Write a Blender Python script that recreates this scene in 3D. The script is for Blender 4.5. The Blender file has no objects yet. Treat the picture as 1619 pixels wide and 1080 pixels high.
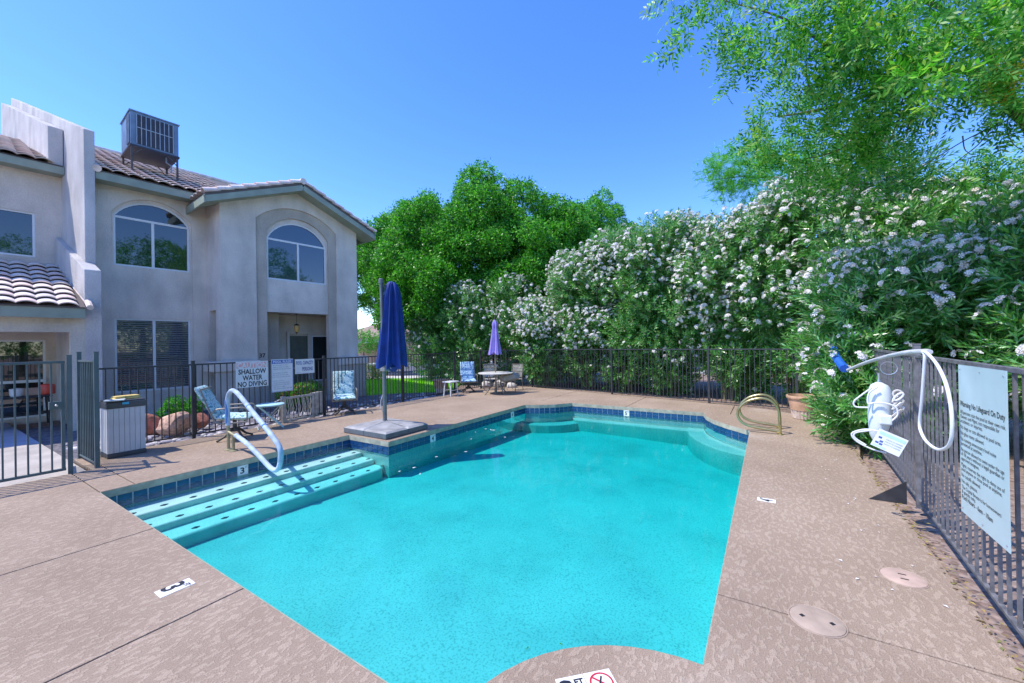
import bpy, bmesh, math, random
import numpy as np
from mathutils import Vector, Matrix
from mathutils.geometry import tessellate_polygon
random.seed(7); rng = np.random.default_rng(7)
C = bpy.context.scene.collection
R = math.radians
# ------------------------------------------------------------------ camera
FPX, CX, CY, CAMH = 631.0, 809.5, 540.0, 1.75
PIT, ROL = R(.23), R(1.0)
def ray(x, y):
    xi, ui = x-CX, -(y-CY)
    X = xi*math.cos(ROL)+ui*math.sin(ROL); u = -xi*math.sin(ROL)+ui*math.cos(ROL)
    return Vector((X, FPX*math.cos(PIT)-u*math.sin(PIT), u*math.cos(PIT)+FPX*math.sin(PIT)))
def gnd(x, y, z=0.0):                     # place on the ground
    r = ray(x, y); t = (z-CAMH)/r.z
    return Vector((r.x*t, r.y*t, z))
cam = bpy.data.cameras.new('camera'); co = bpy.data.objects.new('camera', cam); C.objects.link(co)
bpy.context.scene.camera = co
cam.sensor_width = 36; cam.lens = 36*FPX/1619; cam.clip_end = 600; cam.clip_start = .05
fw = ray(CX, CY).normalized(); rt = (ray(CX+1, CY)-ray(CX, CY)).normalized(); up = rt.cross(fw)
co.matrix_world = Matrix(((rt.x, up.x, -fw.x, 0), (rt.y, up.y, -fw.y, 0), (rt.z, up.z, -fw.z, CAMH), (0, 0, 0, 1)))
# ------------------------------------------------------------------ world, sun, exposure
SUN_EL = 59.0
SHD = Vector((math.sin(R(78)), math.cos(R(78)), 0))       # direction shadows fall on the ground
world = bpy.data.worlds.new('World'); bpy.context.scene.world = world; world.use_nodes = True
wn = world.node_tree; bgn = wn.nodes['Background']
sky = wn.nodes.new('ShaderNodeTexSky'); sky.sky_type = 'NISHITA'; sky.sun_disc = False
sky.sun_elevation = R(SUN_EL)
sdir = Vector((-SHD.x*math.cos(R(SUN_EL)), -SHD.y*math.cos(R(SUN_EL)), math.sin(R(SUN_EL))))
sky.sun_rotation = math.atan2(sdir.x, sdir.y) % (2*math.pi)
sky.altitude = 300; sky.air_density = 1.0; sky.dust_density = .3; sky.ozone_density = 5.0
hs = wn.nodes.new('ShaderNodeHueSaturation'); hs.inputs['Saturation'].default_value = 1.24; hs.inputs['Hue'].default_value = .516
wn.links.new(sky.outputs[0], hs.inputs['Color']); wn.links.new(hs.outputs[0], bgn.inputs['Color'])
bgn.inputs['Strength'].default_value = .15
sl = bpy.data.lights.new('sun', 'SUN'); sl.energy = 2.12; sl.angle = R(.53); sl.color = (1, .95, .88)
so = bpy.data.objects.new('sun', sl); C.objects.link(so)
so.rotation_euler = (-sdir).to_track_quat('-Z', 'Y').to_euler(); so.location = (0, 0, 30)
sc = bpy.context.scene
sc.view_settings.view_transform = 'Standard'; sc.view_settings.look = 'None'
sc.view_settings.exposure = 1.38; sc.view_settings.gamma = 1; sc.view_settings.use_curve_mapping = False
sc.cycles.max_bounces = 8; sc.cycles.transparent_max_bounces = 12; sc.cycles.volume_bounces = 0
sc.cycles.diffuse_bounces = 4

# ------------------------------------------------------------------ frames
PA = R(32.7); O = gnd(158, 778)
D1 = Vector((math.sin(PA), math.cos(PA), 0)); D2 = Vector((math.cos(PA), -math.sin(PA), 0))
PF = (O.copy(), R(90-32.7))                 # pool frame: local x = a, local y = -b
def PW(a, b, z=0.0): return O+a*D1+b*D2+Vector((0, 0, z))
BA = R(37); BS = Vector((math.sin(BA), math.cos(BA), 0)); BN = Vector((math.cos(BA), -math.sin(BA), 0)); N0 = -14.439
BF = (BN*N0, R(53))                         # building frame: local x = s, local y = -o
def BW(s, o, z=0.0): return BS*s+BN*(N0+o)+Vector((0, 0, z))

# ------------------------------------------------------------------ tags
def tag(o, label=None, cat=None, group=None, kind=None):
    if label: o['label'] = label
    if cat: o['category'] = cat
    if group: o['group'] = group
    if kind: o['kind'] = kind
    return o
def thing(name, label, cat, loc=(0, 0, 0), rz=0, group=None):
    o = bpy.data.objects.new(name, None); C.objects.link(o); o.empty_display_size = .1
    o.location = loc; o.rotation_euler = (0, 0, rz)
    return tag(o, label, cat, group)
def copy_tree(o, parent=None, loc=None, rz=None, label=None):
    c = o.copy(); C.objects.link(c)
    if parent: c.parent = parent
    for ch in o.children: copy_tree(ch, c)
    if loc is not None: c.location = loc
    if rz is not None: c.rotation_euler = (0, 0, rz)
    if label: c['label'] = label
    return c
# ------------------------------------------------------------------ mesh builder
class MB:
    def __init__(s): s.v = []; s.f = []; s.m = []
    def add(s, v, f, mi=0):
        n = len(s.v); s.v += [tuple(p) for p in v]; s.f += [tuple(i+n for i in q) for q in f]; s.m += [mi]*len(f); return s
    def box(s, x0, x1, y0, y1, z0, z1, mi=0):
        x0, x1 = min(x0, x1), max(x0, x1); y0, y1 = min(y0, y1), max(y0, y1)
        v = [(x, y, z) for z in (z0, z1) for y in (y0, y1) for x in (x0, x1)]
        return s.add(v, [(0, 2, 3, 1), (4, 5, 7, 6), (0, 1, 5, 4), (2, 6, 7, 3), (0, 4, 6, 2), (1, 3, 7, 5)], mi)
    def beam(s, p, q, w, h, upv=(0, 0, 1), mi=0):
        p, q = Vector(p), Vector(q); d = (q-p).normalized(); u = Vector(upv)
        if abs(d.dot(u)) > .99: u = Vector((1, 0, 0))
        r = d.cross(u).normalized(); u = r.cross(d)
        v = []
        for c in (p, q):
            for a, b in ((-1, -1), (1, -1), (1, 1), (-1, 1)): v.append(c+r*a*w/2+u*b*h/2)
        return s.add(v, [(0, 1, 2, 3), (7, 6, 5, 4), (0, 4, 5, 1), (1, 5, 6, 2), (2, 6, 7, 3), (3, 7, 4, 0)], mi)
    def tube(s, pts, r, n=8, closed=False, mi=0):
        pts = [Vector(p) for p in pts]; m = len(pts); rs = r if isinstance(r, (list, tuple)) else [r]*m
        u = None; rings = []
        for i, p in enumerate(pts):
            if closed: d = (pts[(i+1) % m]-pts[i-1])
            else: d = (pts[min(i+1, m-1)]-pts[max(i-1, 0)])
            d.normalize()
            if u is None:
                u = Vector((0, 0, 1)) if abs(d.z) < .9 else Vector((1, 0, 0))
            u = (u-d*u.dot(d)).normalized(); w = d.cross(u)
            rings.append([p+(u*math.cos(t)+w*math.sin(t))*rs[i] for t in [2*math.pi*k/n for k in range(n)]])
        v = [q for g in rings for q in g]; f = []
        for i in range(m if closed else m-1):
            j = (i+1) % m
            for k in range(n): f.append((i*n+k, i*n+(k+1) % n, j*n+(k+1) % n, j*n+k))
        if not closed: f += [tuple(range(n))[::-1], tuple((m-1)*n+k for k in range(n))]
        return s.add(v, f, mi)
    def lathe(s, prof, n=20, c=(0, 0, 0), fx=None, mi=0):
        v = []; f = []
        for r, z in prof:
            for k in range(n):
                t = 2*math.pi*k/n; rr = r*(fx(t, z) if fx else 1)
                v.append((c[0]+rr*math.cos(t), c[1]+rr*math.sin(t), c[2]+z))
        for i in range(len(prof)-1):
            for k in range(n): f.append((i*n+k, i*n+(k+1) % n, (i+1)*n+(k+1) % n, (i+1)*n+k))
        f += [tuple(range(n))[::-1], tuple((len(prof)-1)*n+k for k in range(n))]
        return s.add(v, f, mi)
    def ext(s, loops, w0, w1, mp, mi=0):       # extruded polygon with holes; mp(u, v, w)
        vl = [[Vector((p[0], p[1], 0)) for p in l] for l in loops]
        tr = tessellate_polygon(vl); flat = [p for l in loops for p in l]; n = len(flat)
        v = [mp(p[0], p[1], w0) for p in flat]+[mp(p[0], p[1], w1) for p in flat]
        f = [tuple(t) for t in tr]+[tuple(i+n for i in t)[::-1] for t in tr]; k = 0
        for l in loops:
            m = len(l)
            for i in range(m): a, b = k+i, k+(i+1) % m; f.append((a, b, b+n, a+n))
            k += m
        return s.add(v, f, mi)
    def mesh(s, name, mats, smooth=False):
        me = bpy.data.meshes.new(name); me.from_pydata(s.v, [], s.f)
        mats = mats if isinstance(mats, (list, tuple)) else [mats]
        for m in mats: me.materials.append(m)
        me.polygons.foreach_set('material_index', s.m)
        bm = bmesh.new(); bm.from_mesh(me); bmesh.ops.recalc_face_normals(bm, faces=bm.faces); bm.to_mesh(me); bm.free()
        if smooth:
            me.polygons.foreach_set('use_smooth', [True]*len(me.polygons))
            try: me.set_sharp_from_angle(angle=R(40))
            except Exception: pass
        me.update(); return me
    def build(s, name, mats, parent=None, smooth=False, bev=0, loc=None, rz=None, frame=None):
        o = bpy.data.objects.new(name, s.mesh(name, mats, smooth)); C.objects.link(o)
        if parent: o.parent = parent
        if frame: o.location = frame[0]; o.rotation_euler = (0, 0, frame[1])
        if loc is not None: o.location = loc
        if rz is not None: o.rotation_euler = (0, 0, rz)
        if bev:
            b = o.modifiers.new('bevel', 'BEVEL'); b.width = bev; b.segments = 2; b.limit_method = 'ANGLE'; b.angle_limit = R(40)
        return o
def inst(src, name, parent, loc=(0, 0, 0), rot=(0, 0, 0), scale=(1, 1, 1)):
    o = bpy.data.objects.new(name, src); C.objects.link(o); o.parent = parent
    o.location = loc; o.rotation_euler = rot; o.scale = scale; return o
def npmesh(name, V, F, mat, mi=None):
    me = bpy.data.meshes.new(name); k = F.shape[1]
    me.vertices.add(len(V)); me.vertices.foreach_set('co', np.asarray(V, dtype=np.float32).ravel())
    me.loops.add(F.size); me.loops.foreach_set('vertex_index', F.astype(np.int32).ravel())
    me.polygons.add(len(F)); me.polygons.foreach_set('loop_start', np.arange(0, F.size, k, dtype=np.int32))
    for m in (mat if isinstance(mat, (list, tuple)) else [mat]): me.materials.append(m)
    if mi is not None: me.polygons.foreach_set('material_index', mi.astype(np.int32))
    me.update(calc_edges=True); return me
def npobj(name, V, F, mat, parent=None, mi=None, kind=None):
    o = bpy.data.objects.new(name, npmesh(name, V, F, mat, mi)); C.objects.link(o)
    if parent: o.parent = parent
    if kind: o['kind'] = kind
    return o
# text geometry in the XY plane: list of (verts, faces)
def text_geo(body, size, width=None, align='LEFT', off=0.0, shear=0.0):
    cu = bpy.data.curves.new('lettering', 'FONT'); cu.body = body; cu.size = size; cu.align_x = 'LEFT'
    cu.resolution_u = 2; cu.offset = off; cu.space_line = 1.0; cu.fill_mode = 'FRONT'
    o = bpy.data.objects.new('lettering_source', cu); C.objects.link(o)
    dg = bpy.context.evaluated_depsgraph_get(); me = bpy.data.meshes.new_from_object(o.evaluated_get(dg))
    v = [tuple(p.co) for p in me.vertices]; f = [tuple(p.vertices) for p in me.polygons]
    bpy.data.objects.remove(o); bpy.data.curves.remove(cu); bpy.data.meshes.remove(me)
    if not v: return [], []
    x0 = min(p[0] for p in v); x1 = max(p[0] for p in v); k = (width/(x1-x0)) if width else 1
    w = (x1-x0)*k; sh = {'LEFT': 0, 'CENTER': -w/2, 'RIGHT': -w}[align]
    return [((p[0]-x0)*k+sh, p[1], 0) for p in v], f
def put_text(mb, geo, mp, mi=0):
    mb.add([mp(p[0], p[1]) for p in geo[0]], geo[1], mi)

# ------------------------------------------------------------------ materials
def nmat(name): 
    m = bpy.data.materials.new(name); m.use_nodes = True; nt = m.node_tree
    return m, nt, nt.nodes['Principled BSDF']
def N(nt, t, **kw):
    n = nt.nodes.new(t)
    for k, v in kw.items():
        if k in n.inputs: n.inputs[k].default_value = v
        else: setattr(n, k, v)
    return n
def ramp(nt, src, stops):
    r = nt.nodes.new('ShaderNodeValToRGB'); e = r.color_ramp.elements
    while len(e) < len(stops): e.new(.5)
    for x, (p, c) in zip(e, stops): x.position = p; x.color = (*c, 1) if len(c) == 3 else c
    nt.links.new(src, r.inputs[0]); return r
def simple(name, col, rough=.6, var=.15, scale=6, bump=0, bscale=60, metal=0, spec=None, bdist=.01):
    m, nt, b = nmat(name)
    tc = N(nt, 'ShaderNodeTexCoord'); no = N(nt, 'ShaderNodeTexNoise', Scale=scale, Detail=6.0)
    nt.links.new(tc.outputs['Object'], no.inputs['Vector'])
    c1 = tuple(c*(1-var) for c in col); c2 = tuple(min(1, c*(1+var)) for c in col)
    r = ramp(nt, no.outputs[0], [(.3, c1), (.7, c2)]); nt.links.new(r.outputs[0], b.inputs['Base Color'])
    b.inputs['Roughness'].default_value = rough; b.inputs['Metallic'].default_value = metal
    if spec is not None: b.inputs['Specular IOR Level'].default_value = spec
    if bump:
        n2 = N(nt, 'ShaderNodeTexNoise', Scale=bscale, Detail=5.0); nt.links.new(tc.outputs['Object'], n2.inputs['Vector'])
        bp = N(nt, 'ShaderNodeBump', Strength=bump, Distance=bdist); nt.links.new(n2.outputs[0], bp.inputs['Height'])
        nt.links.new(bp.outputs[0], b.inputs['Normal'])
    return m
def stucco(name, col, coarse=0.5):
    m, nt, b = nmat(name); L = nt.links.new
    tc = N(nt, 'ShaderNodeTexCoord'); n1 = N(nt, 'ShaderNodeTexNoise', Scale=1.3, Detail=8.0); L(tc.outputs['Object'], n1.inputs['Vector'])
    n2 = N(nt, 'ShaderNodeTexNoise', Scale=34.0, Detail=7.0, Roughness=.75); L(tc.outputs['Object'], n2.inputs['Vector'])
    mp = N(nt, 'ShaderNodeMapping'); mp.inputs['Scale'].default_value = (2.2, 2.2, .7); L(tc.outputs['Object'], mp.inputs[0])
    n3 = N(nt, 'ShaderNodeTexNoise', Scale=1.0, Detail=5.0); L(mp.outputs[0], n3.inputs['Vector'])
    a = N(nt, 'ShaderNodeMath', operation='ADD'); L(n1.outputs[0], a.inputs[0]); L(n2.outputs[0], a.inputs[1])
    a2 = N(nt, 'ShaderNodeMath', operation='ADD'); L(a.outputs[0], a2.inputs[0]); L(n3.outputs[0], a2.inputs[1])
    mr = N(nt, 'ShaderNodeMapRange'); mr.inputs[1].default_value = 1.0; mr.inputs[2].default_value = 2.0; L(a2.outputs[0], mr.inputs[0])
    r = ramp(nt, mr.outputs[0], [(.2, tuple(c*.76 for c in col)), (.8, tuple(min(1, c*1.12) for c in col))])
    L(r.outputs[0], b.inputs['Base Color']); b.inputs['Roughness'].default_value = .95; b.inputs['Specular IOR Level'].default_value = .1
    bp = N(nt, 'ShaderNodeBump', Strength=min(1, coarse*1.6), Distance=.035); L(n2.outputs[0], bp.inputs['Height']); L(bp.outputs[0], b.inputs['Normal'])
    return m
def leafmat(name, cols, trans=.35, tcol=None, rough=.45, spec=.4):
    m, nt, b = nmat(name); L = nt.links.new
    g = N(nt, 'ShaderNodeNewGeometry'); r = ramp(nt, g.outputs['Random Per Island'], [(i/(len(cols)-1), c) for i, c in enumerate(cols)])
    L(r.outputs[0], b.inputs['Base Color']); b.inputs['Roughness'].default_value = rough; b.inputs['Specular IOR Level'].default_value = spec
    t = N(nt, 'ShaderNodeBsdfTranslucent'); mx = N(nt, 'ShaderNodeMixRGB', blend_type='MULTIPLY'); mx.inputs[0].default_value = 1
    L(r.outputs[0], mx.inputs[1]); mx.inputs[2].default_value = (*(tcol or (2.2, 2.4, 1.0)), 1); L(mx.outputs[0], t.inputs['Color'])
    ms = N(nt, 'ShaderNodeMixShader'); ms.inputs[0].default_value = trans
    L(b.outputs[0], ms.inputs[1]); L(t.outputs[0], ms.inputs[2]); L(ms.outputs[0], nt.nodes['Material Output'].inputs['Surface'])
    return m

def deckmat():
    m, nt, b = nmat('cool_deck'); L = nt.links.new
    tc = N(nt, 'ShaderNodeTexCoord'); mp = N(nt, 'ShaderNodeMapping'); mp.inputs['Scale'].default_value = (1.0, 1.9, 1.0); mp.inputs['Rotation'].default_value = (0, 0, .5)
    L(tc.outputs['Object'], mp.inputs[0])
    n1 = N(nt, 'ShaderNodeTexNoise', Scale=17.0, Detail=3.5, Roughness=.55, Distortion=.6); L(mp.outputs[0], n1.inputs['Vector'])
    pl_ = ramp(nt, n1.outputs[0], [(.50, (0, 0, 0)), (.56, (1, 1, 1))])
    n2 = N(nt, 'ShaderNodeTexNoise', Scale=.9, Detail=6.0, Roughness=.6); L(tc.outputs['Object'], n2.inputs['Vector'])
    n3 = N(nt, 'ShaderNodeTexNoise', Scale=160.0, Detail=2.0); L(tc.outputs['Object'], n3.inputs['Vector'])
    base = ramp(nt, n2.outputs[0], [(.3, (.285, .208, .148)), (.55, (.34, .252, .182)), (.75, (.39, .295, .216))])
    mx = N(nt, 'ShaderNodeMixRGB', blend_type='MIX'); L(pl_.outputs[0], mx.inputs[0]); L(base.outputs[0], mx.inputs[1])
    li = N(nt, 'ShaderNodeMixRGB', blend_type='MULTIPLY'); li.inputs[0].default_value = 1; L(base.outputs[0], li.inputs[1]); li.inputs[2].default_value = (1.22, 1.25, 1.27, 1)
    L(li.outputs[0], mx.inputs[2])
    sp = ramp(nt, n3.outputs[0], [(.35, (.72, .72, .72)), (.62, (1.1, 1.1, 1.1))])
    m2 = N(nt, 'ShaderNodeMixRGB', blend_type='MULTIPLY'); m2.inputs[0].default_value = 1; L(mx.outputs[0], m2.inputs[1]); L(sp.outputs[0], m2.inputs[2])
    # worn pale patches
    n4 = N(nt, 'ShaderNodeTexNoise', Scale=.55, Detail=9.0, Roughness=.68); L(tc.outputs['Object'], n4.inputs['Vector'])
    wr = ramp(nt, n4.outputs[0], [(.6, (0, 0, 0)), (.7, (.35, .35, .35))])
    m3 = N(nt, 'ShaderNodeMixRGB', blend_type='MIX'); L(wr.outputs[0], m3.inputs[0]); L(m2.outputs[0], m3.inputs[1]); m3.inputs[2].default_value = (.52, .46, .4, 1)
    L(m3.outputs[0], b.inputs['Base Color']); b.inputs['Roughness'].default_value = .9; b.inputs['Specular IOR Level'].default_value = .15
    bp = N(nt, 'ShaderNodeBump', Strength=.6, Distance=.004); L(pl_.outputs[0], bp.inputs['Height']); L(bp.outputs[0], b.inputs['Normal'])
    return m
def plastermat():
    m, nt, b = nmat('pool_plaster'); L = nt.links.new
    tc = N(nt, 'ShaderNodeTexCoord')
    n1 = N(nt, 'ShaderNodeTexNoise', Scale=1.1, Detail=8.0, Roughness=.6); L(tc.outputs['Object'], n1.inputs['Vector'])
    n2 = N(nt, 'ShaderNodeTexNoise', Scale=55.0, Detail=3.0); L(tc.outputs['Object'], n2.inputs['Vector'])
    n3 = N(nt, 'ShaderNodeTexVoronoi', Scale=9.0); L(tc.outputs['Object'], n3.inputs['Vector'])
    r1 = ramp(nt, n1.outputs[0], [(.3, (.29, .40, .395)), (.5, (.365, .48, .465)), (.7, (.42, .53, .51))])
    r2 = ramp(nt, n2.outputs[0], [(.36, (.62, .72, .72)), (.5, (1, 1, 1))])
    r3 = ramp(nt, n3.outputs['Distance'], [(.045, (.25, .35, .35)), (.07, (1, 1, 1))])
    n5 = N(nt, 'ShaderNodeTexNoise', Scale=2.0, Detail=2.0); L(tc.outputs['Object'], n5.inputs['Vector'])
    r5 = ramp(nt, n5.outputs[0], [(.5, (0, 0, 0)), (.56, (1, 1, 1))])
    a = N(nt, 'ShaderNodeMixRGB', blend_type='MULTIPLY'); a.inputs[0].default_value = 1; L(r1.outputs[0], a.inputs[1]); L(r2.outputs[0], a.inputs[2])
    c = N(nt, 'ShaderNodeMixRGB', blend_type='MULTIPLY'); L(r5.outputs[0], c.inputs[0]); L(a.outputs[0], c.inputs[1]); L(r3.outputs[0], c.inputs[2])
    L(c.outputs[0], b.inputs['Base Color']); b.inputs['Roughness'].default_value = .8
    return m
def watermat():
    m = bpy.data.materials.new('pool_water'); m.use_nodes = True; nt = m.node_tree; L = nt.links.new
    nt.nodes.remove(nt.nodes['Principled BSDF']); out = nt.nodes['Material Output']
    tr = N(nt, 'ShaderNodeBsdfTransparent'); gl = N(nt, 'ShaderNodeBsdfGlossy', Roughness=.03); fr = N(nt, 'ShaderNodeFresnel', IOR=1.2)
    tc = N(nt, 'ShaderNodeTexCoord'); no = N(nt, 'ShaderNodeTexNoise', Scale=2.2, Detail=3.0); L(tc.outputs['Object'], no.inputs['Vector'])
    bp = N(nt, 'ShaderNodeBump', Strength=.25, Distance=.03); L(no.outputs[0], bp.inputs['Height']); L(bp.outputs[0], gl.inputs['Normal']); L(bp.outputs[0], fr.inputs['Normal'])
    ms = N(nt, 'ShaderNodeMixShader'); L(fr.outputs[0], ms.inputs[0]); L(tr.outputs[0], ms.inputs[1]); L(gl.outputs[0], ms.inputs[2]); L(ms.outputs[0], out.inputs['Surface'])
    va = N(nt, 'ShaderNodeVolumeAbsorption', Density=1.75); va.inputs['Color'].default_value = (.06, .94, .945, 1); L(va.outputs[0], out.inputs['Volume'])
    return m
def glassmat(name, tint, rough=.02):
    m, nt, b = nmat(name); b.inputs['Base Color'].default_value = (*tint, 1); b.inputs['Roughness'].default_value = rough
    b.inputs['Specular IOR Level'].default_value = .5; b.inputs['IOR'].default_value = 1.9; return m
M = dict(
    deck=deckmat(), plaster=plastermat(), water=watermat(),
    coping=simple('coping_concrete', (.37, .335, .25), .9, .25, 9, .4, 60),
    grout=simple('grout', (.70, .73, .73), .9, .1),
    tile=simple('pool_tile', (.010, .05, .14), .15, .5, 12, spec=.7), tile2=simple('pool_tile_pale', (.015, .06, .15), .15, .4, 10, spec=.7),
    inlay=simple('step_inlay', (.01, .02, .05), .4, .3),
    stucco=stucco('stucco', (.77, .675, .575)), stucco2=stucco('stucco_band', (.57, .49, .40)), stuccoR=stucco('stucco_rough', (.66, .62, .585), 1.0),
    cream=stucco('stucco_cream', (.68, .60, .50)), fascia=simple('fascia_paint', (.27, .31, .24), .6, .15, 3),
    tileA=simple('roof_tile', (.72, .60, .52), .9, .25, 5, .5, 50), tileB=simple('roof_tile_rose', (.66, .51, .45), .9, .25, 5, .5, 50), tileC=simple('roof_tile_grey', (.58, .51, .46), .9, .25, 5, .5, 50),
    under=simple('roof_underlay', (.12, .1, .09), .95), white=simple('white_frame', (.72, .73, .72), .4, .05),
    glass=glassmat('window_glass', (.012, .02, .022)), glassb=glassmat('window_glass_sky_tint', (.012, .03, .06)),  # the blue pane has reflected sky painted into its base colour
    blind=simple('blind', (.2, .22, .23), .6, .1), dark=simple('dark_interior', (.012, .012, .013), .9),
    door=simple('door_paint', (.09, .10, .075), .5, .15), acblue=simple('ac_housing', (.13, .20, .29), .5, .2, 3), acdark=simple('ac_grille', (.03, .035, .05), .6), acpale=simple('ac_wire', (.3, .36, .42), .5),
    iron=simple('fence_iron', (.045, .045, .05), .45, .3, 9, metal=.2), gate=simple('gate_paint', (.075, .11, .115), .45, .2, 5), sunlit_worn=simple('fence_worn_sunlit', (.15, .145, .15), .5, .4, 14),  # right fence: worn tone, lightened further to carry sun on the pickets
    signw=simple('sign_white', (.68, .72, .72), .4, .05), signb=simple('sign_pale_blue', (.47, .61, .62), .3, .05), red=simple('sign_red', (.72, .40, .38), .5, .1), redline=simple('symbol_red', (.5, .02, .04), .5, .1),
    blue=simple('sign_blue', (.07, .14, .42), .5), black=simple('print_black', (.02, .02, .025), .5), greytxt=simple('print_grey', (.2, .23, .28), .5), bluetxt=simple('print_blue', (.06, .1, .3), .5),
    navy=simple('umbrella_navy', (.006, .035, .20), .7, .25, 4, .3, 200), purple=simple('umbrella_lilac', (.32, .24, .62), .7, .2, 4),
    polegrey=simple('pole_grey', (.17, .18, .18), .4, .2, 4, metal=.3), base=simple('umbrella_base', (.30, .29, .28), .6, .25, 5, .2, 40), basedk=simple('umbrella_base_side', (.13, .14, .15), .6, .2),
    foam=simple('rail_foam', (.42, .51, .62), .75, .3, 7, .3, 60), foamdk=simple('rail_foam_dark', (.10, .22, .48), .7, .25, 7), brass=simple('brass_rail', (.42, .36, .17), .28, .25, 6, metal=.75), brassdull=simple('rail_bare', (.36, .33, .2), .45, .25, 8, metal=.5),
    binw=simple('bin_resin', (.58, .58, .58), .5, .1, 3, .2, 80), bindk=simple('bin_dark', (.07, .075, .08), .5, .2), yellow=simple('yellow_cloth', (.70, .50, .16), .8, .3, 12), cyan=simple('cyan_plastic', (.05, .42, .65), .4),
    frame=simple('chair_frame', (.25, .22, .18), .45, .3, 8, metal=.2), framedk=simple('chair_base', (.07, .055, .045), .5, .3), strap=simple('vinyl_strap', (.58, .54, .47), .6, .15), post=simple('lounger_frame', (.42, .38, .32), .6, .25, 12, .3, 50),
    aqua=simple('aqua_plastic', (.42, .66, .64), .5, .1, 6), terracotta=simple('terracotta', (.55, .33, .20), .8, .3, 7, .3, 40), terr2=simple('terracotta_worn', (.60, .47, .37), .85, .3, 12), soil=simple('potting_soil', (.13, .1, .08), 1, .3, 30),
    rope=simple('white_rope', (.74, .74, .76), .6, .1), cover=simple('folded_cover', (.32, .33, .3), .8, .2), tabletop=simple('table_top', (.58, .56, .5), .4, .15),
    bark=simple('bark', (.13, .10, .075), .95, .4, 9, .8, 30), cane=simple('oleander_cane', (.24, .22, .12), .9, .3, 14, .3, 40), twig=simple('twig', (.08, .06, .045), .95, .3),
    boulder=simple('sandstone', (.52, .31, .21), .9, .55, 4, .8, 12), boulderr=simple('red_sandstone', (.38, .14, .085), .9, .4, 3, .8, 12), stone=simple('river_stone', (.36, .33, .36), .8, .4, 6, .3, 30), stone2=simple('river_stone_pale', (.55, .5, .45), .8, .3, 6, .3, 30),
    lamp=simple('lantern_amber', (.6, .36, .1), .3), redplastic=simple('red_plastic', (.6, .06, .03), .4), pot=simple('white_pot', (.7, .7, .7), .4), brown=simple('brown_box', (.4, .25, .18), .7),
    patio=stucco('patio_concrete', (.46, .41, .36), .15), road=simple('asphalt', (.10, .10, .11), .9, .2, 3), wallb=stucco('block_wall', (.50, .34, .27), .3), kerb=simple('kerb', (.55, .53, .5), .9, .1),
    houser=simple('far_roof', (.33, .22, .17), .9, .25, 4), metal=simple('galvanised', (.5, .5, .5), .35, .15, 10, metal=.8), bluep=simple('brush_blue', (.02, .12, .5), .5),
    lid=simple('skimmer_lid', (.47, .33, .255), .85, .15, 9, .3, 60), lid2=simple('skimmer_lid_dull', (.38, .285, .215), .85, .15, 9, .3, 60), mark=simple('marker_tile', (.78, .77, .74), .4, .08),
    oleander=leafmat('oleander_leaf', [(.024, .12, .016), (.05, .22, .027), (.09, .31, .045), (.18, .40, .13), (.22, .30, .11)], .22, None, .33, .9),
    petal=leafmat('oleander_petal', [(.62, .52, .42), (.76, .70, .66), (.82, .78, .76), (.86, .84, .82)], .12, (1, 1, 1), .6, .2),
    ash=leafmat('ash_leaf', [(.015, .10, .007), (.04, .20, .013), (.08, .30, .03), (.18, .40, .10), (.26, .36, .06)], .4),
    elm=leafmat('shade_tree_leaf', [(.012, .08, .007), (.036, .21, .012), (.09, .38, .02), (.20, .50, .06)], .22),
    shrub=leafmat('shrub_leaf', [(.02, .12, .01), (.05, .22, .02), (.10, .33, .04)], .35),
    redleaf=leafmat('red_tip_leaf', [(.05, .2, .02), (.1, .3, .04), (.42, .12, .08), (.5, .2, .12)], .35),
    mesq=leafmat('mesquite_leaf', [(.05, .22, .02), (.10, .34, .04), (.15, .40, .07)], .45),
    grass=leafmat('grass_blade', [(.16, .45, .015), (.28, .6, .03), (.42, .68, .06)], .3),
    yleaf=leafmat('yellowed_leaf', [(.45, .33, .02), (.55, .42, .05)], .4),
)
def cushionmat(name, c1, c2, sc_=15):
    m, nt, b = nmat(name); L = nt.links.new
    tc = N(nt, 'ShaderNodeTexCoord'); v = N(nt, 'ShaderNodeTexVoronoi', Scale=float(sc_), feature='SMOOTH_F1'); L(tc.outputs['Object'], v.inputs['Vector'])
    n = N(nt, 'ShaderNodeTexNoise', Scale=sc_*2.2, Detail=3.0, Distortion=1.5); L(tc.outputs['Object'], n.inputs['Vector'])
    a = N(nt, 'ShaderNodeMath', operation='MULTIPLY'); L(v.outputs['Distance'], a.inputs[0]); L(n.outputs[0], a.inputs[1])
    r = ramp(nt, a.outputs[0], [(.14, c1), (.18, c2), (.25, c2), (.28, c1), (.36, c2)]); L(r.outputs[0], b.inputs['Base Color']); b.inputs['Roughness'].default_value = .85
    return m
M['stepplaster'] = simple('step_plaster', (.52, .59, .545), .8, .1, 3, .15, 50)
M['cush'] = cushionmat('cushion_aqua', (.12, .30, .32), (.60, .76, .72)); M['cushb'] = cushionmat('cushion_blue', (.06, .2, .42), (.5, .68, .78))
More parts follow.
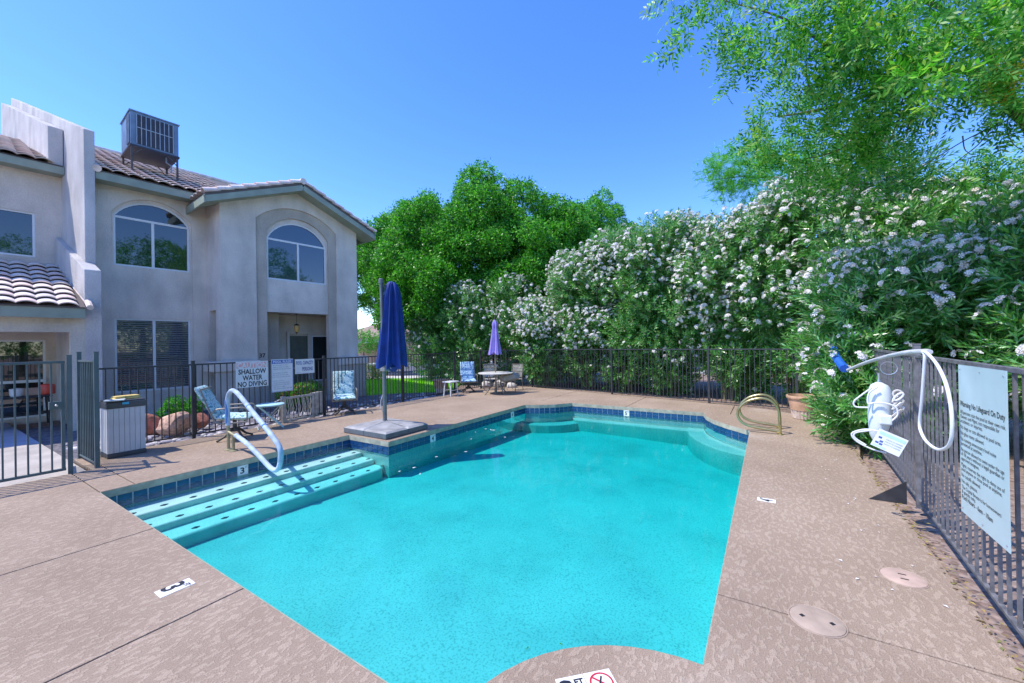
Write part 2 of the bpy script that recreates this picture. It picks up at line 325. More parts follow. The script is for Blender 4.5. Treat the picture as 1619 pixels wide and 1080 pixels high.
def gravelmat(name, cols, s=22):
    m, nt, b = nmat(name); L = nt.links.new
    tc = N(nt, 'ShaderNodeTexCoord'); v = N(nt, 'ShaderNodeTexVoronoi', Scale=float(s)); L(tc.outputs['Object'], v.inputs['Vector'])
    sx = N(nt, 'ShaderNodeSeparateColor'); L(v.outputs['Color'], sx.inputs[0])
    r = ramp(nt, sx.outputs[0], [(i/(len(cols)-1), c) for i, c in enumerate(cols)])
    e = ramp(nt, v.outputs['Distance'], [(.0, (1, 1, 1)), (.5, (.75, .75, .75))])
    a = N(nt, 'ShaderNodeMixRGB', blend_type='MULTIPLY'); a.inputs[0].default_value = 1; L(r.outputs[0], a.inputs[1]); L(e.outputs[0], a.inputs[2])
    L(a.outputs[0], b.inputs['Base Color']); b.inputs['Roughness'].default_value = .95
    bp = N(nt, 'ShaderNodeBump', Strength=.8, Distance=.02, invert=True); L(v.outputs['Distance'], bp.inputs['Height']); L(bp.outputs[0], b.inputs['Normal'])
    return m
M['gravel'] = gravelmat('granite_gravel', [(.20, .13, .10), (.34, .23, .18), (.42, .31, .25), (.26, .19, .16)])
M['gravelp'] = gravelmat('grey_gravel', [(.10, .095, .105), (.17, .16, .18), (.25, .22, .23), (.13, .12, .14)], 16)

# ================================================================== SETTING
# ground with a hole for the pool
OUT = [(0, 0), (3.48, 0), (3.48, 1.15), (8.3, 1.16), (8.46, 1.52), (8.74, 1.88), (9.2, 2.2), (9.2, 5.63), (8.72, 5.75), (8.3, 5.95), (7.95, 6.2), (7.68, 6.45), (7.46, 6.65)]
OUT += [(.97*math.cos(t), 6.65-.97*math.sin(t)) for t in [R(90*k/12) for k in range(13)]]
def off_poly(P, d):           # outward offset for a CCW/CW polygon
    n = len(P); A = sum(P[i][0]*P[(i+1) % n][1]-P[(i+1) % n][0]*P[i][1] for i in range(n)); s = 1 if A > 0 else -1; out = []
    for i in range(n):
        p0, p1, p2 = Vector(P[i-1]), Vector(P[i]), Vector(P[(i+1) % n])
        e1 = (p1-p0).normalized(); e2 = (p2-p1).normalized(); n1 = Vector((e1.y, -e1.x))*s; n2 = Vector((e2.y, -e2.x))*s
        m = (n1+n2); m = m/max(.3, m.length_squared)*2*1.0 if m.length > 1e-6 else n1
        out.append(tuple(p1+m*d*1.0))
    return out
pm = lambda u, v, w: (u, -v, w)
g = MB(); big = [(-250, -250), (250, -250), (250, 250), (-250, 250)]
g.ext([big, off_poly(OUT, .02)], -.13, -.10, pm)
gr = g.build('ground', M['gravel'], frame=PF); tag(gr, kind='structure')

# deck slabs -------------------------------------------------------
deck = thing('pool_deck', None, None, PF[0], PF[1]); deck['kind'] = 'structure'
DOUT = [(-9, 8.0), (6.3, 8.08), (7.2, 8.22), (7.9, 8.25), (8.6, 8.0), (9.6, 7.75), (10.35, 6.95), (10.95, 5.6), (11.3, 4.1), (11.75, 2.2), (12.1, .6), (12.3, -.8), (12.0, -1.6), (11.1, -2.46), (6.0, -2.47), (.2, -2.47), (.2, -1.42), (-9, -1.42)]
bm = bmesh.new(); tr = tessellate_polygon([[Vector((a, b, 0)) for a, b in DOUT], [Vector((a, b, 0)) for a, b in OUT]])
vs = [bm.verts.new((a, -b, 0)) for a, b in DOUT+OUT]
for t in tr:
    try: bm.faces.new([vs[i] for i in t])
    except ValueError: pass
base_me = bpy.data.meshes.new('t'); bm.to_mesh(base_me); bm.free()
J = .006
cells = []
for b0, b1 in ((-9, -.98), (-.98, 1.88), (1.88, 3.73), (3.73, 5.6), (5.6, 9)):
    for a0, a1 in ((-9, -3.2), (-3.2, 0)): cells.append((a0, a1, b0, b1, False))
for a0, a1 in ((0, .33), (.33, 3.5), (3.5, 6.6), (6.6, 9.2)): cells.append((a0, a1, -9, 3, True))
for a0, a1 in ((0, 1.68), (1.68, 4.38), (4.38, 7.3), (7.3, 9.2)): cells.append((a0, a1, 3, 9, True))
for b0, b1 in ((-9, 1.2), (1.2, 3.75), (3.75, 6.2), (6.2, 9)): cells.append((9.2, 14, b0, b1, True))
for a0, a1, b0, b1, _ in cells:
    bm = bmesh.new(); bm.from_mesh(base_me)
    for co_, no_ in (((a0+J, 0, 0), (-1, 0, 0)), ((a1-J, 0, 0), (1, 0, 0)), ((0, -(b0+J), 0), (0, 1, 0)), ((0, -(b1-J), 0), (0, -1, 0))):
        bmesh.ops.bisect_plane(bm, geom=bm.verts[:]+bm.edges[:]+bm.faces[:], plane_co=co_, plane_no=no_, clear_outer=True, dist=1e-5)
    if not bm.faces: bm.free(); continue
    bmesh.ops.dissolve_limit(bm, angle_limit=R(1), verts=bm.verts[:], edges=bm.edges[:])
    ex = bmesh.ops.extrude_face_region(bm, geom=bm.faces[:])
    bmesh.ops.translate(bm, vec=(0, 0, -.09), verts=[e for e in ex['geom'] if isinstance(e, bmesh.types.BMVert)])
    bmesh.ops.recalc_face_normals(bm, faces=bm.faces)
    me = bpy.data.meshes.new('slab'); bm.to_mesh(me); bm.free(); me.materials.append(M['deck'])
    o = bpy.data.objects.new('slab', me); C.objects.link(o); o.parent = deck
    bv = o.modifiers.new('bevel', 'BEVEL'); bv.width = .006; bv.segments = 2; bv.limit_method = 'ANGLE'; bv.angle_limit = R(50)
# joint bed
g = MB(); g.ext([DOUT, off_poly(OUT, .03)], -.099, -.045, pm); g.build('joint_bed', simple('joint_filler', (.16, .12, .1), .95), deck)
# coping nosing facing the pool
def edge_strip(P, z0, z1, t0, t1, closed=True, seg=range(0, 99)):
    m_ = MB(); A = off_poly(P, t0); B = off_poly(P, t1); n = len(P)
    for i in range(n):
        if i not in seg: continue
        j = (i+1) % n
        v = [(A[i][0], -A[i][1], z0), (A[j][0], -A[j][1], z0), (B[j][0], -B[j][1], z0), (B[i][0], -B[i][1], z0)]
        v += [(p[0], p[1], z1) for p in v]
        m_.add(v, [(0, 1, 2, 3), (7, 6, 5, 4), (0, 4, 5, 1), (1, 5, 6, 2), (2, 6, 7, 3), (3, 7, 4, 0)])
    return m_
edge_strip(OUT, -.094, -.007, .004, -.003).build('coping_edge', M['coping'], deck)
# pool shell
pool = thing('pool_shell', None, None, PF[0], PF[1]); pool['kind'] = 'structure'
def floorz(a, b): return -.62-.10*min(1, max(0, (a-1)/6))-.10*min(1, max(0, (b-3)/4))
w_ = MB(); P = off_poly(OUT, .012); Pw = P
n = len(P)
for i in range(n):
    j = (i+1) % n
    w_.add([(P[i][0], -P[i][1], -.098), (P[j][0], -P[j][1], -.098), (P[j][0], -P[j][1], -1.0), (P[i][0], -P[i][1], -1.0)], [(0, 1, 2, 3)])
w_.build('pool_wall', M['plaster'], pool)
bm = bmesh.new(); tr = tessellate_polygon([[Vector((a, b, 0)) for a, b in P]]); vs = [bm.verts.new((a, -b, 0)) for a, b in P]
for t in tr:
    try: bm.faces.new([vs[i] for i in t])
    except ValueError: pass
for k in range(1, 19):
    bmesh.ops.bisect_plane(bm, geom=bm.verts[:]+bm.edges[:]+bm.faces[:], plane_co=(k*.5, 0, 0), plane_no=(1, 0, 0))
for k in range(1, 14):
    bmesh.ops.bisect_plane(bm, geom=bm.verts[:]+bm.edges[:]+bm.faces[:], plane_co=(0, -k*.5, 0), plane_no=(0, 1, 0))
for v in bm.verts: v.co.z = floorz(v.co.x, -v.co.y)
me = bpy.data.meshes.new('pool_floor'); bmesh.ops.recalc_face_normals(bm, faces=bm.faces); bm.to_mesh(me); bm.free(); me.materials.append(M['plaster'])
me.polygons.foreach_set('use_smooth', [True]*len(me.polygons))
o = bpy.data.objects.new('pool_floor', me); C.objects.link(o); o.parent = pool
# steps: rounded far ends
inlay = MB(); inlay.add([(-.045, 0, 0), (0, -.03, 0), (.045, 0, 0), (0, .03, 0), (-.045, 0, -.006), (0, -.03, -.006), (.045, 0, -.006), (0, .03, -.006)], [(0, 1, 2, 3), (0, 4, 5, 1), (1, 5, 6, 2), (2, 6, 7, 3), (3, 7, 4, 0)])
inlay_me = inlay.mesh('inlay', M['inlay'])
for k, (b1, z, a1, zl) in enumerate(((.40, -.29, 3.49, -.40), (.76, -.37, 3.49, -.5), (1.10, -.46, 3.49, -1.0))):
    b0 = -.0
    pr = [(-.01, b0-.01), (a1, b0-.01)]
    if k < 2: pr += [(a1, b1-.02), (a1-.05, b1)]
    else: pr += [(a1, .9), (a1-.03, 1.0), (a1-.1, 1.07), (a1-.22, b1)]
    pr += [(-.01, b1)]
    st = MB(); st.ext([pr], -1.0, z, pm)
    so_ = st.build('step', M['stepplaster'], pool, smooth=True, bev=.03)
    for q in range(11 if k != 2 else 11):
        inst(inlay_me, 'tile', so_, (.22+k*.05+q*.315, -(b1-.11), z+.008), (0, 0, random.uniform(-.08, .08)))
# ledge along the far wall and in the far scallops
lg = MB(); lg.ext([[(9.21, 2.2), (9.21, 5.63), (8.9, 5.55), (8.92, 2.4)]], -1.0, -.42, pm); lg.build('ledge', M['plaster'], pool, bev=.02)
arc = [(9.2, 5.63), (8.72, 5.75), (8.3, 5.95), (7.95, 6.2), (7.68, 6.45), (7.46, 6.65)]
lg = MB(); lg.ext([arc+[(7.1, 6.66), (7.2, 6.35), (7.4, 6.08), (7.65, 5.85), (8.0, 5.62), (8.4, 5.44), (8.8, 5.33), (9.2, 5.28)]], -1.0, -.40, pm); lg.build('ledge', M['plaster'], pool, bev=.02)
arc2 = [(8.3, 1.16), (8.46, 1.52), (8.74, 1.88), (9.2, 2.2)]
lg = MB(); lg.ext([arc2+[(9.2, 2.55), (8.95, 2.5), (8.7, 2.38), (8.45, 2.18), (8.25, 1.92), (8.12, 1.6), (8.08, 1.16)]], -1.0, -.50, pm); lg.build('ledge', M['plaster'], pool, bev=.02)
# two courses of waterline tile, each tile a piece
tm = MB(); tm.box(-.069, .069, -.006, .006, -.0362, .0362); tme = tm.mesh('tile', M['tile']); 
tm = MB(); tm.box(-.069, .069, -.006, .006, -.0362, .0362); tme2 = tm.mesh('tile', M['tile2'])
for me_ in (tme, tme2): pass
gt = edge_strip(OUT, -.246, -.094, .0125, .004, seg=range(0, 12)); grout = gt.build('grout_band', M['grout'], pool)
markers = {(0, 10): '3', (2, 7): '4', (2, 27): '4', (6, 10): '5'}
mk_list = []
for i in range(0, 12):
    p, q = Vector(OUT[i]), Vector(OUT[i+1]); L_ = (q-p).length; nt_ = max(1, round(L_/.152)); d = (q-p)/L_; ang = math.atan2(-d.y, d.x)
    sgn = off_poly(OUT, 1)  # outward check not needed per tile
    nrm = Vector((d.y, -d.x));  # outward/inward test by polygon orientation
    A = sum(OUT[k][0]*OUT[(k+1) % len(OUT)][1]-OUT[(k+1) % len(OUT)][0]*OUT[k][1] for k in range(len(OUT)))
    if A < 0: nrm = -nrm
    for k in range(nt_):
        c = p+d*(k+.5)*L_/nt_-nrm*.0015
        if (i, k) in markers:
            mk_list.append((c-nrm*.004, ang, markers[(i, k)], d, nrm)); continue
        for r_ in range(2):
            inst(tme if (k+r_*2+i) % 3 else tme2, 'tile', pool, (c.x, -c.y, -.132-.077*r_), (0, 0, ang), (L_/nt_/.152, 1, 1))
bpy.data.meshes.remove(base_me)
for c, ang, tx, d, nrm in mk_list:
    t = thing('depth_marker', {0: 'white square depth tile with a 3 under the pool edge beside the handrail'}.get(0) if tx == '3' else ('white depth tile in the blue tile course at the far end of the pool' if tx == '5' else 'white depth tile in the blue tile course of the long left pool wall'), 'depth marker', PW(c.x, c.y, -.17), R(90-32.7)+ang)
    if tx == '4': t['label'] = 'white depth tile in the left pool wall just past the umbrella base' if c.x < 6 else 'white depth tile in the left pool wall near its far corner'
    b = MB(); b.box(-.074, .074, -.006, .006, -.073, .073); b.build('tile', M['mark'], t, bev=.002)
    # the face looks to the pool (inward = -nrm)
    inward = -nrm; loc_in = -1 if (Matrix.Rotation(-ang, 2) @ Vector((inward.x, -inward.y))).y < 0 else 1
    b = MB(); mpf = (lambda x, y: (x, -.0075, y)) if loc_in < 0 else (lambda x, y: (-x, .0075, y))
    put_text(b, text_geo(tx, .13, .06, 'CENTER', .003), lambda x, y: mpf(x-.01, y-.045))
    put_text(b, text_geo('FT', .045, .035, 'LEFT'), lambda x, y: mpf(x+.03, y+.025))
    b.build('lettering', M['black'], t)
# water body
wt = MB(); wt.ext([off_poly(OUT, .006)], -1.2, -.236, pm); wo = wt.build('water', M['water'], frame=PF); tag(wo, kind='structure')
# leaves floating
def leafbit(a, b, z, s, mat, label):
    l = MB(); th = random.uniform(0, 6); pts = [(-1, 0), (-.4, .35), (.3, .3), (1, 0), (.3, -.3), (-.4, -.35)]
    v = [(x*s*math.cos(th)-y*s*math.sin(th), x*s*math.sin(th)+y*s*math.cos(th), .004*math.sin(3*x)) for x, y in pts]+[(0, 0, .006)]
    l.add(v, [(k, (k+1) % 6, 6) for k in range(6)]); o = l.build('fallen_leaf', mat, loc=PW(a, b, z)); tag(o, label, 'leaf', 'leaves fallen in the pool'); return o
_ord = ['first', 'second', 'third', 'fourth', 'fifth', 'sixth', 'seventh', 'eighth', 'ninth', 'tenth', 'eleventh', 'twelfth', 'thirteenth', 'fourteenth']
for (x, y, s_) in sorted(((731, 680, .035), (738, 682, .03), (752, 683, .03), (768, 678, .04), (780, 680, .05), (776, 679, .04), (690, 722, .035), (736, 714, .035), (655, 739, .035), (798, 691, .03), (664, 749, .03), (745, 694, .025), (632, 745, .025), (711, 689, .03))):
    w = gnd(x, y, -.23)-O; leafbit(w.dot(D1), w.dot(D2), -.231, s_, M['cush'] if 0 else M['petal'], 'pale leaf floating by the left pool wall, '+_ord.pop(0)+' counted from the umbrella corner')
for (x, y) in ((887, 1018), (834, 1024)):
    w = gnd(x, y, -.23)-O; leafbit(w.dot(D1), w.dot(D2), -.231, .016, M['shrub'], 'tiny green leaf by the rounded near corner of the pool, '+('closer to the curve' if x > 860 else 'further left'))
w = gnd(595, 713, -.23)-O; leafbit(w.dot(D1), w.dot(D2), -.231, .06, M['yleaf'], 'yellow green leaf floating under the umbrella corner of the pool')

# patio slab beyond the gate, river rock bed, lawn, road
g = MB(); g.ext([[(-9, -1.46), (.16, -1.46), (.16, -4.9), (-9, -4.9)]], -.08, -.02, pm); o = g.build('patio', M['patio'], frame=PF); tag(o, kind='structure')
g = MB(); g.ext([[(-9, -4.91), (.16, -4.91), (.16, -12), (-9, -12)]], -.08, -.015, pm); o = g.build('pavement', simple('patio_slab_shade_tint', (.36, .36, .42), .9, .1, 3, .2, 60), frame=PF); tag(o, kind='structure')  # rear patio concrete, its shade put into a bluer, darker colour
g = MB(); g.ext([[(.2, -2.5), (9.9, -2.5), (9.9, -4.2), (8.6, -5.0), (6, -5.6), (2.4, -7.6), (.2, -7.6)]], -.095, -.06, pm); bed = g.build('gravel_bed', M['gravelp'], frame=PF); tag(bed, kind='structure')
def rock(seed, r=1, n=2, flat=.6):
    rr = random.Random(seed); bm = bmesh.new(); bmesh.ops.create_icosphere(bm, subdivisions=n, radius=r)
    ph = [rr.uniform(0, 6) for _ in range(6)]; pl = [(Vector((rr.uniform(-1, 1), rr.uniform(-1, 1), rr.uniform(-1, 1))).normalized(), rr.uniform(.62, .85)) for _ in range(7)]
    for v in bm.verts:
        p = v.co.copy(); k = 1+.12*math.sin(3*p.x/r+ph[0])+.12*math.sin(3*p.y/r+ph[1])+.1*math.sin(4*p.z/r+ph[2])
        p *= k
        for nn, dd in pl:
            e = p.dot(nn)-dd*r
            if e > 0: p -= nn*e*.85
        v.co = (p.x, p.y, p.z*flat)
    me = bpy.data.meshes.new('stone'); bm.to_mesh(me); bm.free(); me.polygons.foreach_set('use_smooth', [n < 3]*len(me.polygons)); return me
stones = []
for k in range(6):
    me = rock(k, 1, 1, .55); me.materials.append(M['stone'] if k % 3 else M['stone2']); stones.append(me)
cnt = 0
for k in range(5000):
    if cnt >= 290: break
    a, b = random.uniform(.4, 9.2), -2.62-abs(random.gauss(0, 1.2))
    if b < -4.6: continue
    if random.random() < (a/14): continue
    cnt += 1; s_ = random.uniform(.045, .10)*(1.3 if random.random() < .15 else 1)
    inst(random.choice(stones), 'stone', bed, (a, -b, -.05), (random.uniform(-.3, .3), random.uniform(-.3, .3), random.uniform(0, 6)), (s_*random.uniform(.9, 1.5), s_, s_))
LW = [gnd(562, 622), gnd(715, 617), gnd(735, 598), gnd(560, 598)]
g = MB(); g.ext([[(p.x, p.y) for p in LW]], -.098, -.05, lambda u, v, w: (u, v, w)); o = g.build('lawn', simple('lawn_base', (.22, .46, .04), .95, .4, 2), ); tag(o, kind='structure')
n_ = 26000; u = rng.random(n_)[:, None]; v = rng.random(n_)[:, None]; P0, P1, P2, P3 = [np.array(p) for p in LW]
pos = (1-u)*(1-v)*P0+u*(1-v)*P1+u*v*P2+(1-u)*v*P3; pos[:, 2] = -.05
th = rng.random(n_)*6.28; h = .04+.05*rng.random(n_); wd = .012
dx = np.stack([np.cos(th)*wd, np.sin(th)*wd, np.zeros(n_)], 1); tip = pos+np.stack([rng.normal(0, .02, n_), rng.normal(0, .02, n_), h], 1)
V = np.concatenate([pos-dx, pos+dx, tip], 1).reshape(-1, 3); F = np.arange(len(V)).reshape(-1, 3)
o = npobj('grass', V, F, M['grass']); tag(o, 'short bright green lawn grass beyond the left fence', 'grass', kind='stuff')
g = MB(); pts = [gnd(400, 590), gnd(1300, 590), gnd(1300, 583.5), gnd(400, 584)]
def quadstrip(name, p, z0, z1, mat):
    q = MB(); q.ext([[(v.x, v.y) for v in p]], z0, z1, lambda u, v, w: (u, v, w)); o = q.build(name, mat); tag(o, kind='structure'); return o
quadstrip('pavement', [Vector((-22, 21.5, 0)), Vector((18, 21.5, 0)), Vector((18, 23.2, 0)), Vector((-22, 23.2, 0))], -.098, -.04, M['kerb'])
quadstrip('road', [Vector((-60, 27, 0)), Vector((60, 27, 0)), Vector((60, 37, 0)), Vector((-60, 37, 0))], -.098, -.06, M['road'])
quadstrip('kerb', [Vector((-60, 37, 0)), Vector((60, 37, 0)), Vector((60, 38.5, 0)), Vector((-60, 38.5, 0))], -.098, .06, M['kerb'])

# ================================================================== HOUSE
house = thing('townhouse', 'two storey grey stucco townhouse with arched upper windows and tiled roof', 'house', BF[0], BF[1])
bmf = lambda s, z, o: (s, -o, z)            # facade plane map: u=s, v=z, w=o
def arch_pts(s0, s1, z0, zs, zt, n=14):
    c = (s0+s1)/2; hw = (s1-s0)/2; h = zt-zs; r = (hw*hw+h*h)/(2*h); cz = zt-r; a0 = math.asin(hw/r)
    return [(s0, z0), (s1, z0)]+[(c+r*math.sin(a0-2*a0*k/n), cz+r*math.cos(a0-2*a0*k/n)) for k in range(n+1)]
def rect(s0, s1, z0, z1): return [(s0, z0), (s1, z0), (s1, z1), (s0, z1)]
def wall(loops, o0, o1, mat, name='wall'):
    w = MB(); w.ext(loops, o0, o1, bmf); return w.build(name, mat, house)
# main facade (plane o = 0) with the recessed window bay
bay = arch_pts(2.02, 3.71, -.1, 5.34, 5.84)
wall([[(1.6, -.1), (2.02, -.1)]+bay[2:][::-1]+[(3.71, -.1), (4.3, -.1), (4.3, 6.1), (1.6, 6.1)]], -.25, 0, M['stucco'])
wall([rect(1.9, 3.85, -.1, 5.95), arch_pts(2.07, 3.66, 3.97, 5.29, 5.76), rect(2.07, 3.66, .62, 2.58)], -.26, -.055, M['stucco'])
def window(s0, s1, z0, zs, zt, o, mull, name='window', blinds=False, glass='glass', transom=True, fw_=.045):
    if zt > zs: outer = arch_pts(s0, s1, z0, zs, zt); inner = arch_pts(s0+fw_, s1-fw_, z0+fw_, zs+.0, zt-fw_)
    else: outer = rect(s0, s1, z0, zs); inner = rect(s0+fw_, s1-fw_, z0+fw_, zs-fw_)
    wn_ = MB(); wn_.ext([outer, inner], o-.07, o, bmf); wo_ = wn_.build('window', M['white'], house)
    e = .012
    tz = zs-.03 if zt > zs else zs
    if mull is not None:
        b = MB(); b.box(mull-.03, mull+.03, -(o-.065), -(o-.012), z0+fw_-.002, (tz if zt > zs else zs-fw_)+.002); b.build('mullion', M['white'], wo_)
    if zt > zs:
        b = MB(); b.box(s0+fw_-.002, s1-fw_+.002, -(o-.065), -(o-.015), tz-.03, tz+.03); b.build('transom', M['white'], wo_)
        b = MB(); a = arch_pts(s0+fw_, s1-fw_, tz+.03, zs, zt-fw_); a = [(s0+fw_, tz+.03), (s1-fw_, tz+.03)]+[p for p in a[2:] if p[1] > tz+.035]; b.ext([a], o-.045, o-.035, bmf); b.build('pane', M['glassb' if glass == 'glassb' else 'glass'], wo_)
    top = tz-.03 if zt > zs else zs-fw_
    xs = [(s0+fw_, s1-fw_)] if mull is None else [(s0+fw_, mull-.03), (mull+.03, s1-fw_)]
    for x0, x1 in xs:
        b = MB(); b.ext([rect(x0, x1, z0+fw_, top)], o-.045, o-.035, bmf); b.build('pane', M[glass], wo_)
    if blinds:                                # slats stand just in front of a dark back, seen through a thin pane
        k = z0+fw_+.02
        bm_ = MB(); bm_.box(0, 1, -.004, .004, -.014, .014); bme = bm_.mesh('blind_slat', M['blind'])
        while k < top-.02:
            for x0, x1 in xs: inst(bme, 'blind_slat', wo_, (x0+.004, -(o-.031), k), (R(25), 0, 0), (x1-x0-.008, 1, 1))
            k += .052
    return wo_
window(2.07, 3.66, 3.97, 5.29, 5.76, -.08, 2.86)
window(2.07, 3.66, .62, 2.58, 2.58, -.08, 2.86, blinds=True)
b = MB(); b.box(2.06, 3.67, .05, .15, .56, .62); b.build('window_sill', M['stucco'], house)
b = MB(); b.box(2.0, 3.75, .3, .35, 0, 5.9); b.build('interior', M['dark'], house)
# pop-out entry block (front plane o = 1.15)
PO = 1.15
zr = lambda s: 6.78-.41*abs(s-6.17)
surr = arch_pts(4.96, 7.5, -.1, 5.66, 6.2)
wall([[(4.05, -.1), (4.96, -.1)]+surr[2:][::-1]+[(7.5, -.1), (8.27, -.1), (8.27, zr(8.27)), (6.17, 6.78), (4.05, zr(4.05))]], PO-.25, PO, M['stucco'])
inn = arch_pts(5.26, 7.22, -.1, 5.36, 5.9)
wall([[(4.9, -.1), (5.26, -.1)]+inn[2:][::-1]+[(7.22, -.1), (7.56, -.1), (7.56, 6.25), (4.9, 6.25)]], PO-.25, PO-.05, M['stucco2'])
wall([[(5.2, 2.85), (7.3, 2.85), (7.3, 6.1), (5.2, 6.1)], arch_pts(5.30, 7.17, 3.87, 5.16, 5.76)], PO-.30, PO-.11, M['stucco'])
window(5.30, 7.17, 3.87, 5.16, 5.76, PO-.13, 6.25, glass='glassb')
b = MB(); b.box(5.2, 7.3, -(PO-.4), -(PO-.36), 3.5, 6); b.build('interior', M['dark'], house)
# side walls
sm = lambda o, z, s: (s, -o, z)
w = MB(); w.ext([[(-.0, 2.85), (.2, 2.85), (.2, -.1), (.0, -.1)]], 4.05, 4.25, sm); w.ext([[(.0, 2.85), (.9, 2.85), (.9, 5.95), (.0, 5.95)]], 4.05, 4.25, sm); w.ext([[(.72, -.1), (.9, -.1), (.9, 2.85), (.72, 2.85)]], 4.05, 4.25, sm); w.build('wall', M['stucco'], house)
w = MB(); w.box(8.07, 8.27, -.9, 8, -.1, 5.9); w.build('wall', M['stucco'], house)
w = MB(); w.box(4.25, 8.07, .0, .2, -.1, 2.85); w.build('wall', M['cream'], house)
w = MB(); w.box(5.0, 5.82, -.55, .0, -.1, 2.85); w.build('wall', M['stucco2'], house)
w = MB(); w.box(4.25, 8.07, -.85, .2, 2.86, 2.98); w.build('ceiling', M['cream'], house)
w = MB(); w.box(4.2, 8.1, -1.2, .3, -.1, .06); w.build('porch_floor', M['patio'], house)
# door, sidelight, frames
d = MB(); d.box(6.36, 6.98, -.06, -.005, .06, 2.13); do = d.build('door', M['door'], house, bev=.008)
for z0, z1 in ((.25, .95), (1.08, 1.98)):
    for x0, x1 in ((6.43, 6.64), (6.70, 6.91)):
        p_ = MB(); p_.box(x0, x1, -.072, -.061, z0, z1); p_.build('panel', M['door'], do, bev=.008)
k_ = MB(); k_.tube([(6.43, -.06, 1.02), (6.43, -.12, 1.02), (6.5, -.12, 1.02)], .012, 6); k_.build('handle', M['metal'], do)
f_ = MB(); f_.box(6.28, 6.36, -.09, -.0, .06, 2.2); f_.box(6.98, 7.12, -.09, -.0, .06, 2.2); f_.box(6.28, 7.8, -.091, -.0, 2.2, 2.28); f_.build('door_frame', M['cream'], house)
window(7.12, 7.76, .5, 2.15, 2.15, .06, None)
# low plinth with cap band round the pop-out
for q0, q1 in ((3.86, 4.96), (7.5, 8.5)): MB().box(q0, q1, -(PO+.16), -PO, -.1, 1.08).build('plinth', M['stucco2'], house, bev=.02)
for q0, q1 in ((3.8, 4.98), (7.48, 8.56)): MB().box(q0, q1, -(PO+.2), -(PO-.003), 1.082, 1.38).build('plinth_cap', M['stucco'], house, bev=.03)
MB().box(3.8, 4.047, -(PO-.0035), -.25, 1.082, 1.38).build('plinth_cap', M['stucco'], house, bev=.03)
# house number
b = MB(); put_text(b, text_geo('37', .17, .17, 'CENTER', .004), lambda x, y: (5.11+x, -(PO-.044), 1.45+y)); b.build('lettering', M['black'], house)
# ---- roofs
tl = MB(); nseg = 8; Lt = .45; rows_ = []
for yy, th_ in ((0, .0), (Lt, .0)):
    pass
prof = [(-.15+.3*k/nseg, .055*max(0, math.sin(math.pi*(k/nseg)))**.8) for k in range(nseg+1)]
v = []; f = []
for yy, dz in ((0, .055), (Lt, .0)):
    v += [(x, yy, z+dz) for x, z in prof]; v += [(x, yy, z+dz-.022) for x, z in prof]
k1 = nseg+1
for k in range(nseg):
    f += [(k, k+1, 2*k1+k+1, 2*k1+k), (k1+k, 3*k1+k, 3*k1+k+1, k1+k+1), (k, k1+k, k1+k+1, k+1)]
tl.add(v, f); tile_mes = [tl.mesh('roof_tile', M[m_], smooth=True) for m_ in ('tileA', 'tileB', 'tileC')]
SL = .42; SA = math.atan(SL); EXP = .37
def roof(s0, s1, o_e, z_e, length, ntile_rows, s_tile0, s_tile1, tiled=True, skip=None):
    r = MB(); y0 = -o_e; y1 = y0+length*math.cos(SA); z1 = z_e+length*math.sin(SA)
    v = [(s0, y0, z_e), (s1, y0, z_e), (s1, y1, z1), (s0, y1, z1)]; v += [(p[0], p[1], p[2]-.03) for p in v]
    r.add(v, [(0, 1, 2, 3), (7, 6, 5, 4), (0, 4, 5, 1), (1, 5, 6, 2), (2, 6, 7, 3), (3, 7, 4, 0)]); ro = r.build('roof', M['under'], house)
    for q in range(ntile_rows):
        s = s_tile0+.14
        while s < s_tile1-.1:
            if not skip or not skip(s, q*EXP*math.cos(SA)-o_e):
                inst(random.choice(tile_mes), 'tile', ro, (s+random.uniform(-.004, .004), y0-.05+q*EXP*math.cos(SA), z_e+.012+q*EXP*math.sin(SA)-.05*SL), (SA-.03+random.uniform(-.008, .008), 0, random.uniform(-.01, .01)))
            s += .292
    return ro
# fascia boards and soffits
def fascia(s0, s1, o, z0, z1, soff):
    b = MB(); b.box(s0, s1, -o, -(o-.04), z0, z1); b.build('fascia', M['fascia'], house)
    b = MB(); b.box(s0, s1, -(o-.045), -soff, z0+.02, z0+.04); b.build('soffit', M['fascia'], house)
# main right roof
fascia(1.70, 4.02, .45, 5.98, 6.2, 0)
lg_ = 7.6/math.cos(SA)
roof(1.55, 8.6, .45, 6.2, lg_, 20, 1.71, 5.6, skip=lambda s, y: s > 3.5 and 6.98-.41*(6.17-s) > 6.2+SL*(y+.45)+.12)
rg = MB(); rg.tube([(1.6, 7.15, 6.2+7.6*SL+.03), (8.6, 7.15, 6.2+7.6*SL+.03)], .1, 8); rg.build('ridge_tile', M['tileA'], house)
b = MB(); b.ext([[(7.15, 6.2+7.6*SL-.02), (15, 5.9), (7.15, 5.9)]], 1.5, 8.2, lambda y, z, s: (s, y, z)); b.build('roof', M['under'], house)
# hooked end tile at the wing wall
b = MB(); b.tube([(1.72, -.52, 6.21), (1.72, -.2, 6.35), (1.72, 1.2, 6.94)], .085, 10); b.build('rake_tile', M['tileA'], house)
